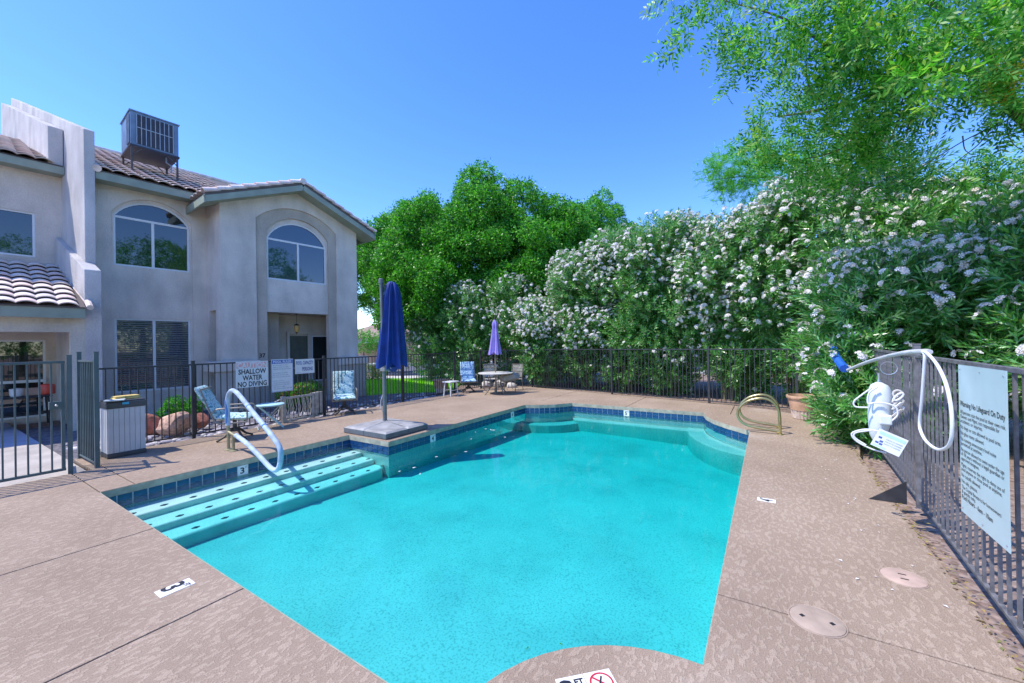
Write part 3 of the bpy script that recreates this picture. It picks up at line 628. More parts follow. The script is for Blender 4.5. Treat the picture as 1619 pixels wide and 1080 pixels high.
# pop-out gable roof: two slopes
def gable(side):
    g_ = MB(); sx = 6.17; se = sx+side*2.58; ze = 6.98-.41*2.58-.02
    y0, y1 = -(PO+.45), 5.0
    v = [(sx, y0, 6.96), (se, y0, ze), (se, y1, ze), (sx, y1, 6.96)]; v += [(p[0], p[1], p[2]-.07) for p in v]
    g_.add(v, [(0, 1, 2, 3), (7, 6, 5, 4), (0, 4, 5, 1), (1, 5, 6, 2), (2, 6, 7, 3), (3, 7, 4, 0)]); ro = g_.build('roof', M['under'], house)
    # bargeboard
    p0 = Vector((sx, y0+.02, 6.80)); p1 = Vector((se, y0+.02, ze-.16))
    b = MB(); b.beam(p0, p1, .04, .16); b.build('bargeboard', M['fascia'], house)
    b = MB(); v = [(sx, y0+.05, 6.72), (se, y0+.05, ze-.24), (se, -.8, ze-.24), (sx, -.8, 6.72)]; v += [(p[0], p[1], p[2]+.03) for p in v]
    b.add(v, [(0, 1, 2, 3), (7, 6, 5, 4), (0, 4, 5, 1), (1, 5, 6, 2), (2, 6, 7, 3), (3, 7, 4, 0)]); b.build('soffit', M['fascia'], house)
    # eave fascia
    b = MB(); b.box(se-.02, se+.02, y0+.0, 2.0, ze-.26, ze-.06); b.build('fascia', M['fascia'], house)
    # rake tiles: overlapping half pipes
    rm = MB(); n8 = 8; v = []; f = []
    for t_, rr, dz in ((0, .115, .03), (.40, .095, 0)):
        for k in range(n8+1):
            a = math.pi*1.15*k/n8-.25; v.append((t_, -rr*math.cos(a), rr*.8*math.sin(a)+dz))
    for k in range(n8): f.append((k, k+1, n8+1+k+1, n8+1+k))
    v += [(p[0], p[1]*.86, p[2]-.02) for p in v]
    m_ = 2*(n8+1)
    for k in range(n8): f += [(m_+k, m_+n8+1+k, m_+n8+1+k+1, m_+k+1), (k, m_+k, m_+k+1, k+1)]
    rm.add(v, f); rme = rm.mesh('rake_tile', M['tileB'], smooth=True); rme2 = rm.mesh('rake_tile', M['tileA'], smooth=True)
    d = (Vector((sx, 0, 6.96))-Vector((se, 0, ze))); L_ = d.length; d.normalize(); k = 0; sp = .345
    while k*sp < L_-.1:
        p = Vector((se, y0+.06, ze+.03))+d*(k*sp-.03)
        q = inst(random.choice((rme, rme2)), 'rake_tile', ro, p, (0, 0, 0)); q.rotation_euler = (0, -math.atan2(d.z, abs(d.x)), 0) if side < 0 else (0, -math.atan2(d.z, abs(d.x)), math.pi)
        if side > 0: q.rotation_euler = Matrix(((-abs(d.x), 0, -d.z), (0, -1, 0), (d.z, 0, abs(d.x)))).transposed().transposed().to_euler() if 0 else (0, -math.atan2(d.z, abs(d.x)), math.pi)
        k += 1
    if side < 0:                                # field tiles next to the rake
        a_ = math.atan(.41)
        for q in range(7):
            for r_ in range(3):
                t = inst(random.choice(tile_mes), 'tile', ro, (se+q*EXP*math.cos(a_)-.05, y0+.3+r_*.292, ze+.01+q*EXP*math.sin(a_)-.02), (0, 0, 0))
                t.rotation_euler = (Matrix.Rotation(-R(90), 3, 'Z') @ Matrix.Rotation(a_, 3, 'X')).to_euler()
    return ro
gable(-1); gable(1)
rg = MB(); rg.tube([(6.17, -(PO+.48), 7.0), (6.17, 5, 7.0)], .1, 8); rg.build('ridge_tile', M['tileA'], house)
# ---- wing walls (sloped parapets)
BK = Vector((-.0854, .9963, 0))
def wing(poly, s0, s1, o, mat, name='wing_wall'):
    w = MB(); w.ext([poly], 0, s1-s0, lambda d, z, t: (s0+t+BK.x*d, -o+BK.y*d, z)); return w.build(name, mat, house, bev=.015)
wing([(0, 3.8), (0, 7.1), (9.4, 7.1+9.4*.42), (9.4, 3.8)], 1.50, 1.69, .5, M['stuccoR'])
wing([(0, -.1), (0, 3.62), (3.2, 3.62+3.2*.42), (3.2, -.1)], 1.42, 1.70, 1.1, M['stuccoR'])
wing([(0, 6.55), (0, 7.62), (7.0, 7.62+7.0*.42), (7.0, 6.55)], 1.06, 1.33, -1.35, M['stuccoR'])
# ---- left unit: upper wall, window, roofs, patio
LO = -1.7
wall([rect(-3, 1.5, 2.3, 6.5), rect(-.62, .85, 4.2, 5.36)], LO-.2, LO, M['stucco'])
window(-.62, .85, 4.2, 5.36, 5.36, LO-.04, None)
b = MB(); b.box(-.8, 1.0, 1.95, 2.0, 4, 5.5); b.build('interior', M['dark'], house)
fascia(-3, 1.34, LO+.42, 6.4, 6.62, LO)
roof(-3, 1.32, LO+.42, 6.62, 5.5, 12, -.9, 1.1)
roof(-3, 1.40, 1.42, 2.72, 3.3, 9, -.75, 1.42)
fascia(-3, 1.40, 1.40, 2.47, 2.69, 1.1)
b = MB(); b.tube([(1.47, -1.46, 2.72), (1.47, -1.1, 2.87), (1.25, 1.5, 3.97)], .06, 8); b.build('rake_tile', M['tileA'], house)
b = MB(); b.box(-3, 1.42, -1.1, -.85, 2.17, 2.6); b.build('beam', M['cream'], house)
b = MB(); b.box(1.19, 1.425, -1.098, -.83, -.1, 2.17); b.build('column', M['cream'], house)
b = MB(); b.box(-3, 1.45, -1.0, 1.7, 2.3, 2.36); b.build('ceiling', M['cream'], house)
wall([rect(-3, 1.5, -.1, 2.35), rect(-1.4, 1.0, .05, 2.05)], LO-.2, LO+.001, M['cream'])
b = MB(); b.box(1.42, 1.6, -.9, 1.7, -.1, 2.3); b.build('wall', M['cream'], house)
window(-1.4, 1.0, .05, 2.05, 2.05, LO-.03, -.1, glass='glass')
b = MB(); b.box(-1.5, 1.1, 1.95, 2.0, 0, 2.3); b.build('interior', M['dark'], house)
b = MB(); b.box(-3, 1.0, -(LO+.05), -(LO-.0), .95, 1.02); b.build('door_rail', M['white'], house)

# ---- lantern
la = thing('hanging_lantern', 'amber glass lantern hanging in the entry porch below the arched window', 'lantern', BW(6.35, .62, 2.86), BF[1])
b = MB(); b.tube([(0, 0, 0), (0, 0, -.33)], .006, 5); b.lathe([(.045, -.0), (.045, -.02)], 10); b.build('chain', M['black'], la)
b = MB(); b.lathe([(.02, -.33), (.06, -.36), (.085, -.38), (.09, -.395)], 12); b.lathe([(.05, -.62), (.02, -.65), (.008, -.69)], 10); b.build('cap', M['black'], la, smooth=True)
b = MB(); b.lathe([(.075, -.395), (.085, -.46), (.08, -.55), (.05, -.62)], 12); b.build('glass', M['lamp'], la, smooth=True)

# ---- roof-top cooler
def roofhit(x, y):
    r = ray(x, y); best = None
    for k in range(4000):
        t = (5+k*.005)/r.y; w = Vector((r.x*t, r.y*t, CAMH+r.z*t)); back = -(w.dot(BN)-N0)
        if back > -.4 and w.z <= 6.2+SL*(back+.45)+.08: return w.dot(BS), back, w.z
ac = thing('rooftop_cooler', 'blue grey air conditioning unit on a metal stand on the tiled roof', 'air conditioner', BF[0], BF[1])
AS0, AS1, AB0, AB1 = 2.55, 3.62, .8, 2.0; AZ0, AZ1 = 7.56, 8.5
b = MB(); b.box(AS0, AS1, AB0, AB1, AZ0, AZ1); b.build('housing', M['acblue'], ac, bev=.01)
b = MB(); b.box(AS0-.03, AS1+.03, AB0-.03, AB1+.03, AZ1+.001, AZ1+.035); b.build('lid', M['acblue'], ac, bev=.006)
b = MB(); b.box(AS0+.13, AS1-.13, AB0-.012, AB0-.003, AZ0+.05, AZ1-.06); b.build('grille', M['acdark'], ac)
b = MB()
for k in range(9): x = AS0+.13+(AS1-AS0-.26)*k/8; b.box(x-.008, x+.008, AB0-.028, AB0-.013, AZ0+.05, AZ1-.06)
b.box(AS0+.13, AS1-.13, AB0-.034, AB0-.0285, AZ0+.50, AZ0+.52); b.build('grille_bars', M['acpale'], ac)
b = MB(); b.box(AS0-.012, AS0-.003, AB0+.08, AB0+.35, AZ0+.05, AZ1-.06); b.build('grille', M['acdark'], ac)
b = MB()
for k in range(4): y = AB0+.08+.09*k; b.box(AS0-.028, AS0-.013, y-.006, y+.006, AZ0+.05, AZ1-.06)
b.build('grille_bars', M['acpale'], ac)
b = MB(); b.box(AS0-.02, AS1+.02, AB0-.02, AB1+.02, AZ0-.045, AZ0-.002); b.build('drip_tray', M['acdark'], ac)
for s_ in (AS0+.03, AS1-.03):
    for y in (AB0+.03, AB1-.03):
        b = MB(); zt = 6.2+SL*(y+.45)+.05; b.beam((s_, y, zt-.05), (s_, y, AZ0-.04), .045, .045, (0, 1, 0)); b.beam((s_, y, AZ0-.3), (s_+(.22 if s_ < 3 else -.22), y, AZ0-.05), .02, .02, (0, 1, 0)); b.build('leg', M['framedk'], ac)
b = MB(); b.tube([(AS1-.25, AB0+.2, AZ0-.05), (AS1-.25, AB0+.2, AZ0-.2), (AS1-.15, AB0+.15, AZ0-.28), (AS1-.15, AB0+.1, AZ0-.5)], .02, 6); b.build('drain_pipe', M['metal'], ac, smooth=True)

# ================================================================== FENCES
def picket_run(name, label, p0, p1, h, sp, mat, posts, bottom=.05, pw=.016, top=.03, group='iron fences round the pool', ph=None, cat='fence', lower2=None):
    p0 = Vector((*p0, 0)); p1 = Vector((*p1, 0)); a = PW(*p0[:2]); b_ = PW(*p1[:2]); d = b_-a; L_ = d.length; rz = math.atan2(d.y, d.x)
    t = thing(name, label, cat, a, rz, group)
    m_ = MB(); m_.box(0, L_, -.019, .019, h-.03, h); m_.build('rail', mat, t, bev=.003)
    m_ = MB(); m_.box(0, L_, -.014, .014, bottom, bottom+.025); m_.build('rail', mat, t, bev=.003)
    if lower2: m_ = MB(); m_.box(0, L_, -.014, .014, lower2, lower2+.025); m_.build('rail', mat, t)
    pk = MB(); pk.box(-pw/2, pw/2, -pw/2, pw/2, bottom+.026, h-.031); pme = pk.mesh('picket', mat)
    k = sp
    while k < L_-sp*.4:
        inst(pme, 'picket', t, (k, 0, 0), (random.gauss(0, .002), random.gauss(0, .002), 0)); k += sp
    for s_ in posts:
        m_ = MB(); m_.box(s_-.026, s_+.026, -.026, .026, -.02, (ph or h+.05)); m_.box(s_-.03, s_+.03, -.03, .03, (ph or h+.05)+.0005, (ph or h+.05)+.012); m_.build('post', mat, t)
    return t
f1 = picket_run('metal_fence', 'black iron fence along the left side carrying three small signs', (.27, -2.57), (11.2, -2.57), 1.45, .107, M['iron'], (1.56, 4.31, 6.9, 9.33, 10.9), ph=1.5)
f2 = picket_run('metal_fence', 'short black fence run behind the patio table and lilac umbrella', (11.24, -2.57), (12.28, -.98), 1.48, .107, M['iron'], (.95,), ph=1.52)
f3 = picket_run('metal_fence', 'black iron fence along the far end of the deck under the oleanders', (12.3, -.94), (10.3, 7.6), 1.5, .115, M['iron'], (.05, 3.65, 6.7, 8.7), ph=1.56)
f4 = picket_run('metal_fence', 'weathered tall iron fence along the right deck carrying the large rules sign', (9.6, 8.5), (.4, 8.08), 1.56, .132, M['sunlit_worn'], (.1, 2.3, 5.28, 8.0), ph=1.66, pw=.017, top=.04)
f5 = picket_run('metal_fence', 'narrow return of tall green pickets between the gate and the long left fence', (.27, -1.48), (.27, -2.5), 1.6, .1, M['gate'], (.0, 1.0), ph=1.72, pw=.018, group='gate panels')
f6 = picket_run('metal_fence', 'narrow green picket panel set at an angle beside the gate post', (.0, -1.48), (.09, -2.05), 1.62, .08, M['gate'], (.0,), ph=1.68, pw=.018, group='gate panels')
gt_ = thing('metal_gate', 'grey green picket gate with a lock plate left of the posts', 'gate', PW(-.045, -1.48), PF[1]+math.pi)
m_ = MB(); m_.box(0, 1.35, -.02, .02, 1.575, 1.61); m_.build('rail', M['gate'], gt_, bev=.003)
m_ = MB(); m_.box(.0, 1.35, -.02, .02, .05, .085); m_.build('rail', M['gate'], gt_, bev=.003)
for s_ in (.022, 1.33): m_ = MB(); m_.box(s_-.018, s_+.018, -.018, .018, .086, 1.574); m_.build('stile', M['gate'], gt_)
pk = MB(); pk.box(-.009, .009, -.009, .009, .086, 1.574); pme = pk.mesh('picket', M['gate'])
for k in range(11): inst(pme, 'picket', gt_, (.13+.107*k, 0, 0))
lk = MB(); lk.box(.03, .155, -.03, .03, .93, 1.04); lo = lk.build('lock_box', M['gate'], gt_, bev=.004)
kb = MB(); kb.lathe([(.016, 0), (.02, .02), (.012, .04)], 10); kk = kb.build('knob', M['metal'], lo); kk.rotation_euler = (R(-90), 0, 0); kk.location = (.09, .031, .985)
# gusset foot on the right fence post
gs = MB(); gs.add([(0, 0, 0), (.30, 0, 0), (0, 0, .24), (0, .012, 0), (.30, .012, 0), (0, .012, .24)], [(0, 1, 2), (5, 4, 3), (0, 3, 4, 1), (1, 4, 5, 2), (2, 5, 3, 0)])
o = gs.build('fence_brace', M['iron'], loc=PW(4.32, 8.16), rz=PF[1]+R(90)); tag(o, 'dark triangular metal brace at the foot of the right fence post', 'brace')

# ---- signs on the left fence
def fence_sign(name, label, a0, a1, z0, z1, build):
    t = thing(name, label, 'sign', PW(a0, -2.545), PF[1], 'signs on the left fence'); W, H_ = a1-a0, z1-z0
    b = MB(); b.box(0, W, -.005, .0, z0, z1); b.build('panel', M['signw'], t)
    build(t, W, z0, z1); return t
fy = -.0065
def s_caution(t, W, z0, z1):
    H_ = z1-z0
    b = MB(); b.box(.012, W-.012, -.0058, -.0051, z1-.25*H_, z1-.02); b.build('band', M['red'], t)
    b = MB(); put_text(b, text_geo('CAUTION', .155, W*.92, 'CENTER', .004), lambda x, y: (W/2+x, fy, z1-.135+y)); b.build('lettering', M['signw'], t)
    b = MB()
    for i, (s, wd) in enumerate((('SHALLOW', .86), ('WATER', .62), ('NO DIVING', .9))):
        put_text(b, text_geo(s, .15, W*wd, 'CENTER', .004), lambda x, y, i=i: (W/2+x, fy, z1-.27-.135*i+y))
    b.build('lettering', M['black'], t)
fence_sign('caution_sign', 'white sign reading caution shallow water no diving on the left fence', 2.57, 3.22, .89, 1.45, s_caution)
def s_rules(t, W, z0, z1):
    b = MB(); b.box(.012, W-.012, -.0058, -.0051, z1-.1, z1-.015); b.build('band', M['blue'], t)
    b = MB(); put_text(b, text_geo('POOL RULES', .075, W*.84, 'CENTER', .002), lambda x, y: (W/2+x, fy, z1-.083+y)); b.build('lettering', M['signw'], t)
    b = MB(); L_ = ['NO LIFEGUARD ON DUTY', 'SWIM AT YOUR OWN RISK', 'CHILDREN MUST BE WITH AN ADULT', '', 'NO RUNNING OR DIVING', 'NO GLASS IN POOL AREA', 'NO FOOD OR DRINK IN POOL', '', 'NO PETS ALLOWED', 'SHOWER BEFORE ENTERING', 'PROPER SWIM ATTIRE ONLY', 'KEEP GATE CLOSED', 'POOL MAY BE CLOSED AT ANY TIME']
    for i, s in enumerate(L_):
        if s: put_text(b, text_geo(s, .036, min(W*.86, len(s)*.0165), 'LEFT', .0), lambda x, y, i=i: (.035+x, fy, z1-.15-.045*i+y))
    b.build('lettering', M['greytxt'], t)
    b = MB(); b.box(.006, .012, -.0062, -.0051, z0+.006, z1-.006); b.box(W-.012, W-.006, -.0062, -.0051, z0+.006, z1-.006); b.box(.012, W-.012, -.0062, -.0051, z0+.006, z0+.012); b.build('border', M['blue'], t)
fence_sign('rules_sign', 'white pool rules sign with a blue heading band, middle of three on left fence', 3.29, 3.78, .72, 1.47, s_rules)
def s_cap(t, W, z0, z1):
    b = MB(); put_text(b, text_geo('POOL CAPACITY', .12, W*.9, 'CENTER', .003), lambda x, y: (W/2+x, fy, z1-.13+y)); put_text(b, text_geo('PERSONS', .12, W*.56, 'RIGHT', .003), lambda x, y: (W-.04+x, fy, z1-.28+y)); b.build('lettering', M['bluetxt'], t)
    b = MB(); b.box(.03, W*.3, -.0062, -.0052, z0+.03, z0+.034); b.build('line', M['greytxt'], t)
fence_sign('capacity_sign', 'small white pool capacity persons sign on the left fence', 3.83, 4.31, 1.1, 1.45, s_cap)
# ---- large rules sign on the right fence
bs = thing('lifeguard_sign', 'large pale blue warning no lifeguard on duty sign on the right fence', 'sign', PW(2.47, 8.045), PF[1]+math.pi)
W = .64; z0, z1 = .58, 1.555
b = MB(); b.box(0, W, -.004, .0, z0, z1); b.build('panel', M['signb'], bs)
b = MB(); put_text(b, text_geo('Warning No Lifeguard On Duty', .05, .60, 'LEFT', .0006), lambda x, y: (.02+x, -.0052, 1.285+y)); b.build('heading', M['black'], bs)
lines = ['All persons visit the pool at their own risk.', 'Owners and Mgmt. not responsible for', 'accidents or injuries.', '', 'No dogs or cats allowed in pool area.', '', 'No glass items allowed.', '', 'No running unnecessary loud noise', 'permitted at anytime.', '', 'No person allowed to swim under the age', 'of 18 years without a legal guardian or', 'approved designee.', '', 'Mgmt. reserves the right to deny use of', 'pool anyone or close pool at anytime.', '', 'No cutoffs allowed.', '', 'No oils, please.', '', 'The Crystal Breeze is for homeowners', '& guests only.']
b = MB(); zc = 1.235
for s in lines:
    if s: put_text(b, text_geo(s, .0345, min(.605, len(s)*.0148), 'LEFT', .0), lambda x, y: (.02+x, -.0052, zc+y)); zc -= .0300
    else: zc -= .0095
put_text(b, text_geo('Pool Hours - 6am - 10am', .042, .43, 'LEFT', .0004), lambda x, y: (.02+x, -.0052, zc-.008+y))
b.build('lettering', M['greytxt'] if 0 else M['black'], bs)
for x in (.03, W/2, W-.03):
    for z in (z0+.03, z1-.03):
        b = MB(); b.lathe([(.006, 0), (.004, .003)], 8); q = b.build('screw', M['metal'], bs); q.location = (x, -.005, z); q.rotation_euler = (R(90), 0, 0)

# ---- deck markers and lids
def deck_marker(label, a, b_, rot, w, h, parts):
    t = thing('deck_marker', label, 'depth marker', PW(a, b_, .0), rot, 'depth tiles set in the deck')
    m_ = MB(); m_.box(-w/2, w/2, -h/2, h/2, -.004, .004); m_.build('tile', M['mark'], t, bev=.0015)
    for txt, x, y, sz, wd, al in parts:
        b = MB(); put_text(b, text_geo(txt, sz, wd, al,   .005 if sz > .1 else .002), lambda p, q: (x+p, y+q, .0052)); b.build('lettering', M['black'], t)
    return t
# local +y of the tile text = up of the digit
deck_marker('white depth tile with 3 FT set in the deck at lower left', -.27, 3.29, PF[1]+R(-90), .125, .205, (('3', -.024, -.068, .185, .074, 'CENTER'), ('FT', .012, .042, .05, .042, 'LEFT')))
deck_marker('white depth tile with 4 FT set in the right deck', 3.73, 6.93, PF[1], .10, .17, (('4', -.014, -.056, .16, .058, 'CENTER'), ('FT', .018, .038, .032, .026, 'LEFT')))
ang = PF[1]-R(45)
t = deck_marker('white 3 FT depth tile at the bottom edge beside the no diving tile', .46, 6.125, ang, .148, .16, (('3', -.028, -.06, .17, .07, 'CENTER'), ('FT', .015, .02, .05, .05, 'LEFT')))
cc = Vector((.46, 6.125))+Vector((math.cos(R(45)), math.sin(R(45))))*.152
t = deck_marker('white tile with a red no diving circle at the bottom edge of the photo', cc.x, cc.y, ang, .148, .16, ())
b = MB(); n = 28
for k in range(n):
    a0, a1 = 2*math.pi*k/n, 2*math.pi*(k+1)/n
    b.add([(.052*math.cos(a0), .052*math.sin(a0)+.006, .0051), (.052*math.cos(a1), .052*math.sin(a1)+.006, .0051), (.062*math.cos(a1), .062*math.sin(a1)+.006, .0051), (.062*math.cos(a0), .062*math.sin(a0)+.006, .0051)], [(0, 1, 2, 3)])
b.beam((-.038, .046, .0054), (.038, -.034, .0054), .01, .0008); b.build('prohibition_ring', M['redline'], t)
b = MB(); b.beam((.012, .042, .0062), (-.012, .0, .0062), .008, .0008); b.beam((-.012, .0, .0062), (-.03, -.02, .0062), .007, .0008); b.beam((-.012, .0, .0062), (.004, -.012, .0062), .006, .0008)
for k in range(6): b.beam((-.045+.016*k, -.03+.006*(k % 2), .0061), (-.033+.016*k, -.03+.006*((k+1) % 2), .0061), .003, .0006)
b.build('diver_symbol', M['black'], t)
def lid(label, a, b_, r, mat, holes):
    t = thing('skimmer_lid', label, 'lid', PW(a, b_, .0), PF[1], 'round skimmer lids in the right deck')
    m_ = MB(); m_.lathe([(r*.2, .0075), (r*.96, .007), (r, .004), (r, -.004)], 40); m_.build('cover', mat, t, smooth=True)
    m_ = MB(); pts = [((r+.006)*math.cos(2*math.pi*k/40), (r+.006)*math.sin(2*math.pi*k/40), .001) for k in range(40)]; m_.tube(pts, .004, 6, closed=True); m_.build('rim', M['lid2'], t)
    for x, y, w, h, an in holes:
        m_ = MB(); m_.box(-w/2, w/2, -h/2, h/2, .0072, .0088); q = m_.build('finger_slot', M['black'], t); q.location = (x, y, 0); q.rotation_euler = (0, 0, an)
lid('pinkish tan round skimmer lid nearest the bottom of the photo', 1.70, 7.2, .14, M['lid2'], ((.0, .075, .024, .024, R(45)), (.0, -.075, .024, .024, R(45))))
lid('pale pink round skimmer lid close to the right fence', 2.57, 7.77, .125, M['lid'], ((.035, .0, .012, .045, 0), (-.035, .0, .012, .045, 0)))

# ================================================================== POOLSIDE THINGS
# cantilever umbrella -------------------------------------------------
um = thing('cantilever_umbrella', 'closed navy blue cantilever umbrella on a grey pole at the pool corner', 'umbrella', PW(4.12, .29), PF[1])
ub = MB()
BX, BY = .52, .60
hx0, hx1, hy0, hy1 = -.58, .50, -.72, .55          # local x = a, y = -b
for (x0, x1, y0, y1) in ((hx0, -.03, hy0, -.08), (-.026, hx1, hy0, -.08), (hx0, -.03, -.076, hy1), (-.026, hx1, -.076, hy1)):
    s_ = MB(); cx_, cy_ = (x0+x1)/2, (y0+y1)/2
    v = [(x0, y0, .005), (x1, y0, .005), (x1, y1, .005), (x0, y1, .005), (x0, y0, .105), (x1, y0, .105), (x1, y1, .105), (x0, y1, .105)]
    k = .25
    tv = []
    for (x, y) in ((x0, y0), (x1, y0), (x1, y1), (x0, y1)):
        near = math.hypot(x, y+.08) < .2; tv.append((x+(cx_-x)*(.02 if near else .16), y+(cy_-y)*(.02 if near else .16),   .21 if near else .135))
    v += tv
    s_.add(v, [(0, 3, 2, 1)]+[(i, (i+1) % 4, 4+(i+1) % 4, 4+i) for i in range(4)]); s_.add(v, [(4+i, 4+(i+1) % 4, 8+(i+1) % 4, 8+i) for i in range(4)]+[(8, 9, 10, 11)], 1)
    q = s_.build('base_weight', [M['basedk'], M['base']], um, bev=.012)
mp_ = MB(); LEAN = -.06
ptop = Vector((.04, -.0, 3.05)) 
mp_.tube([(0, 0, .1), (0, 0, 1.2)], .043, 12); mp_.tube([(0, 0, 1.2), (-.03, .02, 3.05)], .036, 12); mp_.build('pole', M['polegrey'], um, smooth=True)
b = MB(); b.lathe([(.05, 0), (.052, .08), (.03, .1)], 12, c=(-.03, .02, 3.03)); b.lathe([(.075, .1), (.07, .16), (.05, .2)], 12); b.build('collar', M['polegrey'], um, smooth=True)
b = MB(); b.box(-.06, .06, -.09, .05, 1.22, 1.42); b.tube([(0, -.07, 1.3), (.0, -.14, 1.34), (.05, -.16, 1.27)], .012, 6); b.build('crank', M['metal'], um, bev=.015)
b = MB(); b.tube([(0, .05, .75), (-.03, .08, .6), (-.05, .06, .45), (-.02, .05, .38)], .008, 5); b.build('strap', M['binw'], um)
# canopy: pleated closed cone, folds
def canopy(prof, nf, amp, seedv=0, n=96):
    c = MB(); v = []; f = []
    for i, (r, z) in enumerate(prof):
        for k in range(n):
            t = 2*math.pi*k/n; a = amp*min(1, i/2.5)
            tw = .25*i/len(prof)
            rr = r*(1+a*math.cos(nf*(t+tw)+.6*math.sin(2*t+seedv))+a*.35*math.cos((nf*2+1)*t+seedv))
            zz = z-(.05*math.cos(nf*(t+tw)+.6*math.sin(2*t+seedv)) if i == len(prof)-1 else 0)
            v.append((rr*math.cos(t), rr*math.sin(t), zz))
    for i in range(len(prof)-1):
        for k in range(n): f.append((i*n+k, i*n+(k+1) % n, (i+1)*n+(k+1) % n, (i+1)*n+k))
    return c.add(v, f)
cp = canopy([(.012, 3.08), (.05, 3.07), (.085, 3.02), (.115, 2.9), (.14, 2.72), (.165, 2.4), (.195, 2.0), (.225, 1.65), (.25, 1.42), (.26, 1.34)], 8, .27)
cv = cp.build('canopy', M['navy'], um, smooth=True); cv.location = (.14, -.08, -.02); cv.rotation_euler = (R(1.5), R(-.6), 0)
b = canopy([(.02, 3.1), (.06, 3.08), (.10, 3.0), (.125, 2.88)], 8, .12, n=64); q = b.build('vent', M['navy'], um, smooth=True); q.location = (.14, -.08, -.02)
b = MB(); b.lathe([(.1, 1.36), (.13, 1.3), (.05, 1.2)], 12, c=(.14, -.12, 0)); b.build('hub', M['navy'], um, smooth=True)
b = MB(); b.tube([(-.02, .0, 3.0), (.06, -.04, 2.93), (.12, -.07, 2.8)], .012, 6); b.build('arm', M['polegrey'], um)

# handrail -------------------------------------------------------------
hr = thing('pool_handrail', 'blue foam wrapped handrail rising from the deck over the pool steps', 'handrail', PW(1.75, 0), PF[1])
def bez(pts, n=8):          # Catmull-Rom through points
    P_ = [Vector(p) for p in pts]; P_ = [2*P_[0]-P_[1]]+P_+[2*P_[-1]-P_[-2]]; out = []
    for i in range(1, len(P_)-2):
        for k in range(n):
            t = k/n; a, b_, c, d = P_[i-1:i+3]
            out.append(.5*((2*b_)+(c-a)*t+(2*a-5*b_+4*c-d)*t*t+(3*b_-a-3*c+d)*t**3))
    return out+[P_[-2]]
L3 = lambda pts: [(0, -b_, z) for b_, z in pts]
b = MB(); b.tube(L3([(-.88, 0), (-.885, .48)]), .024, 10); b.tube([(0, .70, 0), (0, .70, .255)], .024, 10); b.tube(bez(L3([(-.885, .31), (-.75, .285), (-.62, .26)]), 4), .024, 10)
b.build('bare_rail', M['brassdull'], hr, smooth=True)
b = MB(); b.tube(bez(L3([(-.886, .42), (-.895, .7), (-.86, .92), (-.74, 1.02), (-.58, 1.01), (-.4, .93), (0, .71), (.4, .5), (.7, .33), (.80, .24), (.825, .13), (.79, -.02), (.7, -.10), (.58, -.11), (.42, -.06), (.1, .07), (-.25, .195), (-.60, .275)]), 8), .037, 12); fo = b.build('foam_sleeve', M['foam'], hr, smooth=True)
for p in ((-.15, .79), (.35, .53)):
    b = MB(); d = Vector((0, -.875, -.48)).normalized(); c = Vector((0, -p[0], p[1])); b.tube([c-d*.012, c+d*.012], .0395, 12); b.build('tape_band', M['foamdk'], hr)
b = MB(); d = L3([(-.888, .46), (-.893, .86)]); b.tube([(x-.012, y, z) for x, y, z in d], .031, 10); b.build('sleeve_slit', M['foamdk'], hr)
b = MB(); b.lathe([(.07, 0.001), (.07, .01), (.03, .022)], 16, c=(0, .88, 0)); b.lathe([(.07, 0.001), (.07, .01), (.03, .022)], 16, c=(0, .70, 0)); b.build('escutcheon', M['brassdull'], hr, smooth=True)

# grab rails -------------------------------------------------------------
gsrc = None
for k, (a, lab) in enumerate(((7.36, 'brass grab rail at the right pool edge, the nearer of the pair'), (7.92, 'brass grab rail at the right pool edge, the farther of the pair'))):
    if gsrc is None:
        gsrc = thing('grab_rail', lab, 'grab rail', PW(a, 0), PF[1], 'brass grab rails beside the terracotta pot')
        b = MB(); b.tube(bez(L3([(7.13, 0), (7.125, .36), (7.08, .52), (6.97, .62), (6.82, .64), (6.62, .57), (6.49, .44), (6.46, .30), (6.52, .18), (6.66, .11), (6.9, .075), (7.12, .05)]), 7), .024, 10); b.build('rail', M['brass'], gsrc, smooth=True)
        b = MB(); b.lathe([(.06, .001), (.058, .012), (.03, .022)], 16, c=(0, -7.13, 0)); b.build('escutcheon', M['brass'], gsrc, smooth=True)
    else: copy_tree(gsrc, loc=PW(a, 0), label=lab)

# terracotta pots ---------------------------------------------------------
def pot(name, label, loc, r, h, mat, ribs=True):
    t = thing(name, label, 'plant pot', loc, 0)
    b = MB(); b.lathe([(r*.62, 0), (r*.68, .01), (r*.76, h*.38)], 48, fx=(lambda t_, z: 1+.025*math.cos(24*t_)) if ribs else None); b.build('base', M['terr2'], t, smooth=False)
    b = MB(); b.lathe([(r*.79, h*.38+.001), (r*.8, h*.42), (r*.93, h*.86), (r, h*.88), (r*1.03, h*.93), (r, h), (r*.92, h), (r*.88, h*.9), (r*.86, h*.86)], 36); b.build('bowl', mat, t, smooth=True)
    b = MB(); b.lathe([(r*.87, h*.84), (r*.86, h*.86), (.01, h*.865)], 24); b.build('soil', M['soil'], t); return t
pot('terracotta_pot', 'wide ribbed terracotta pot beside the brass grab rails', PW(9.35, 7.62), .33, .5, M['terracotta'])
pot('planter_pot', 'reddish fluted planter pot behind the fence left of the small white table', PW(9.3, -2.95), .30, .5, M['terracotta'])

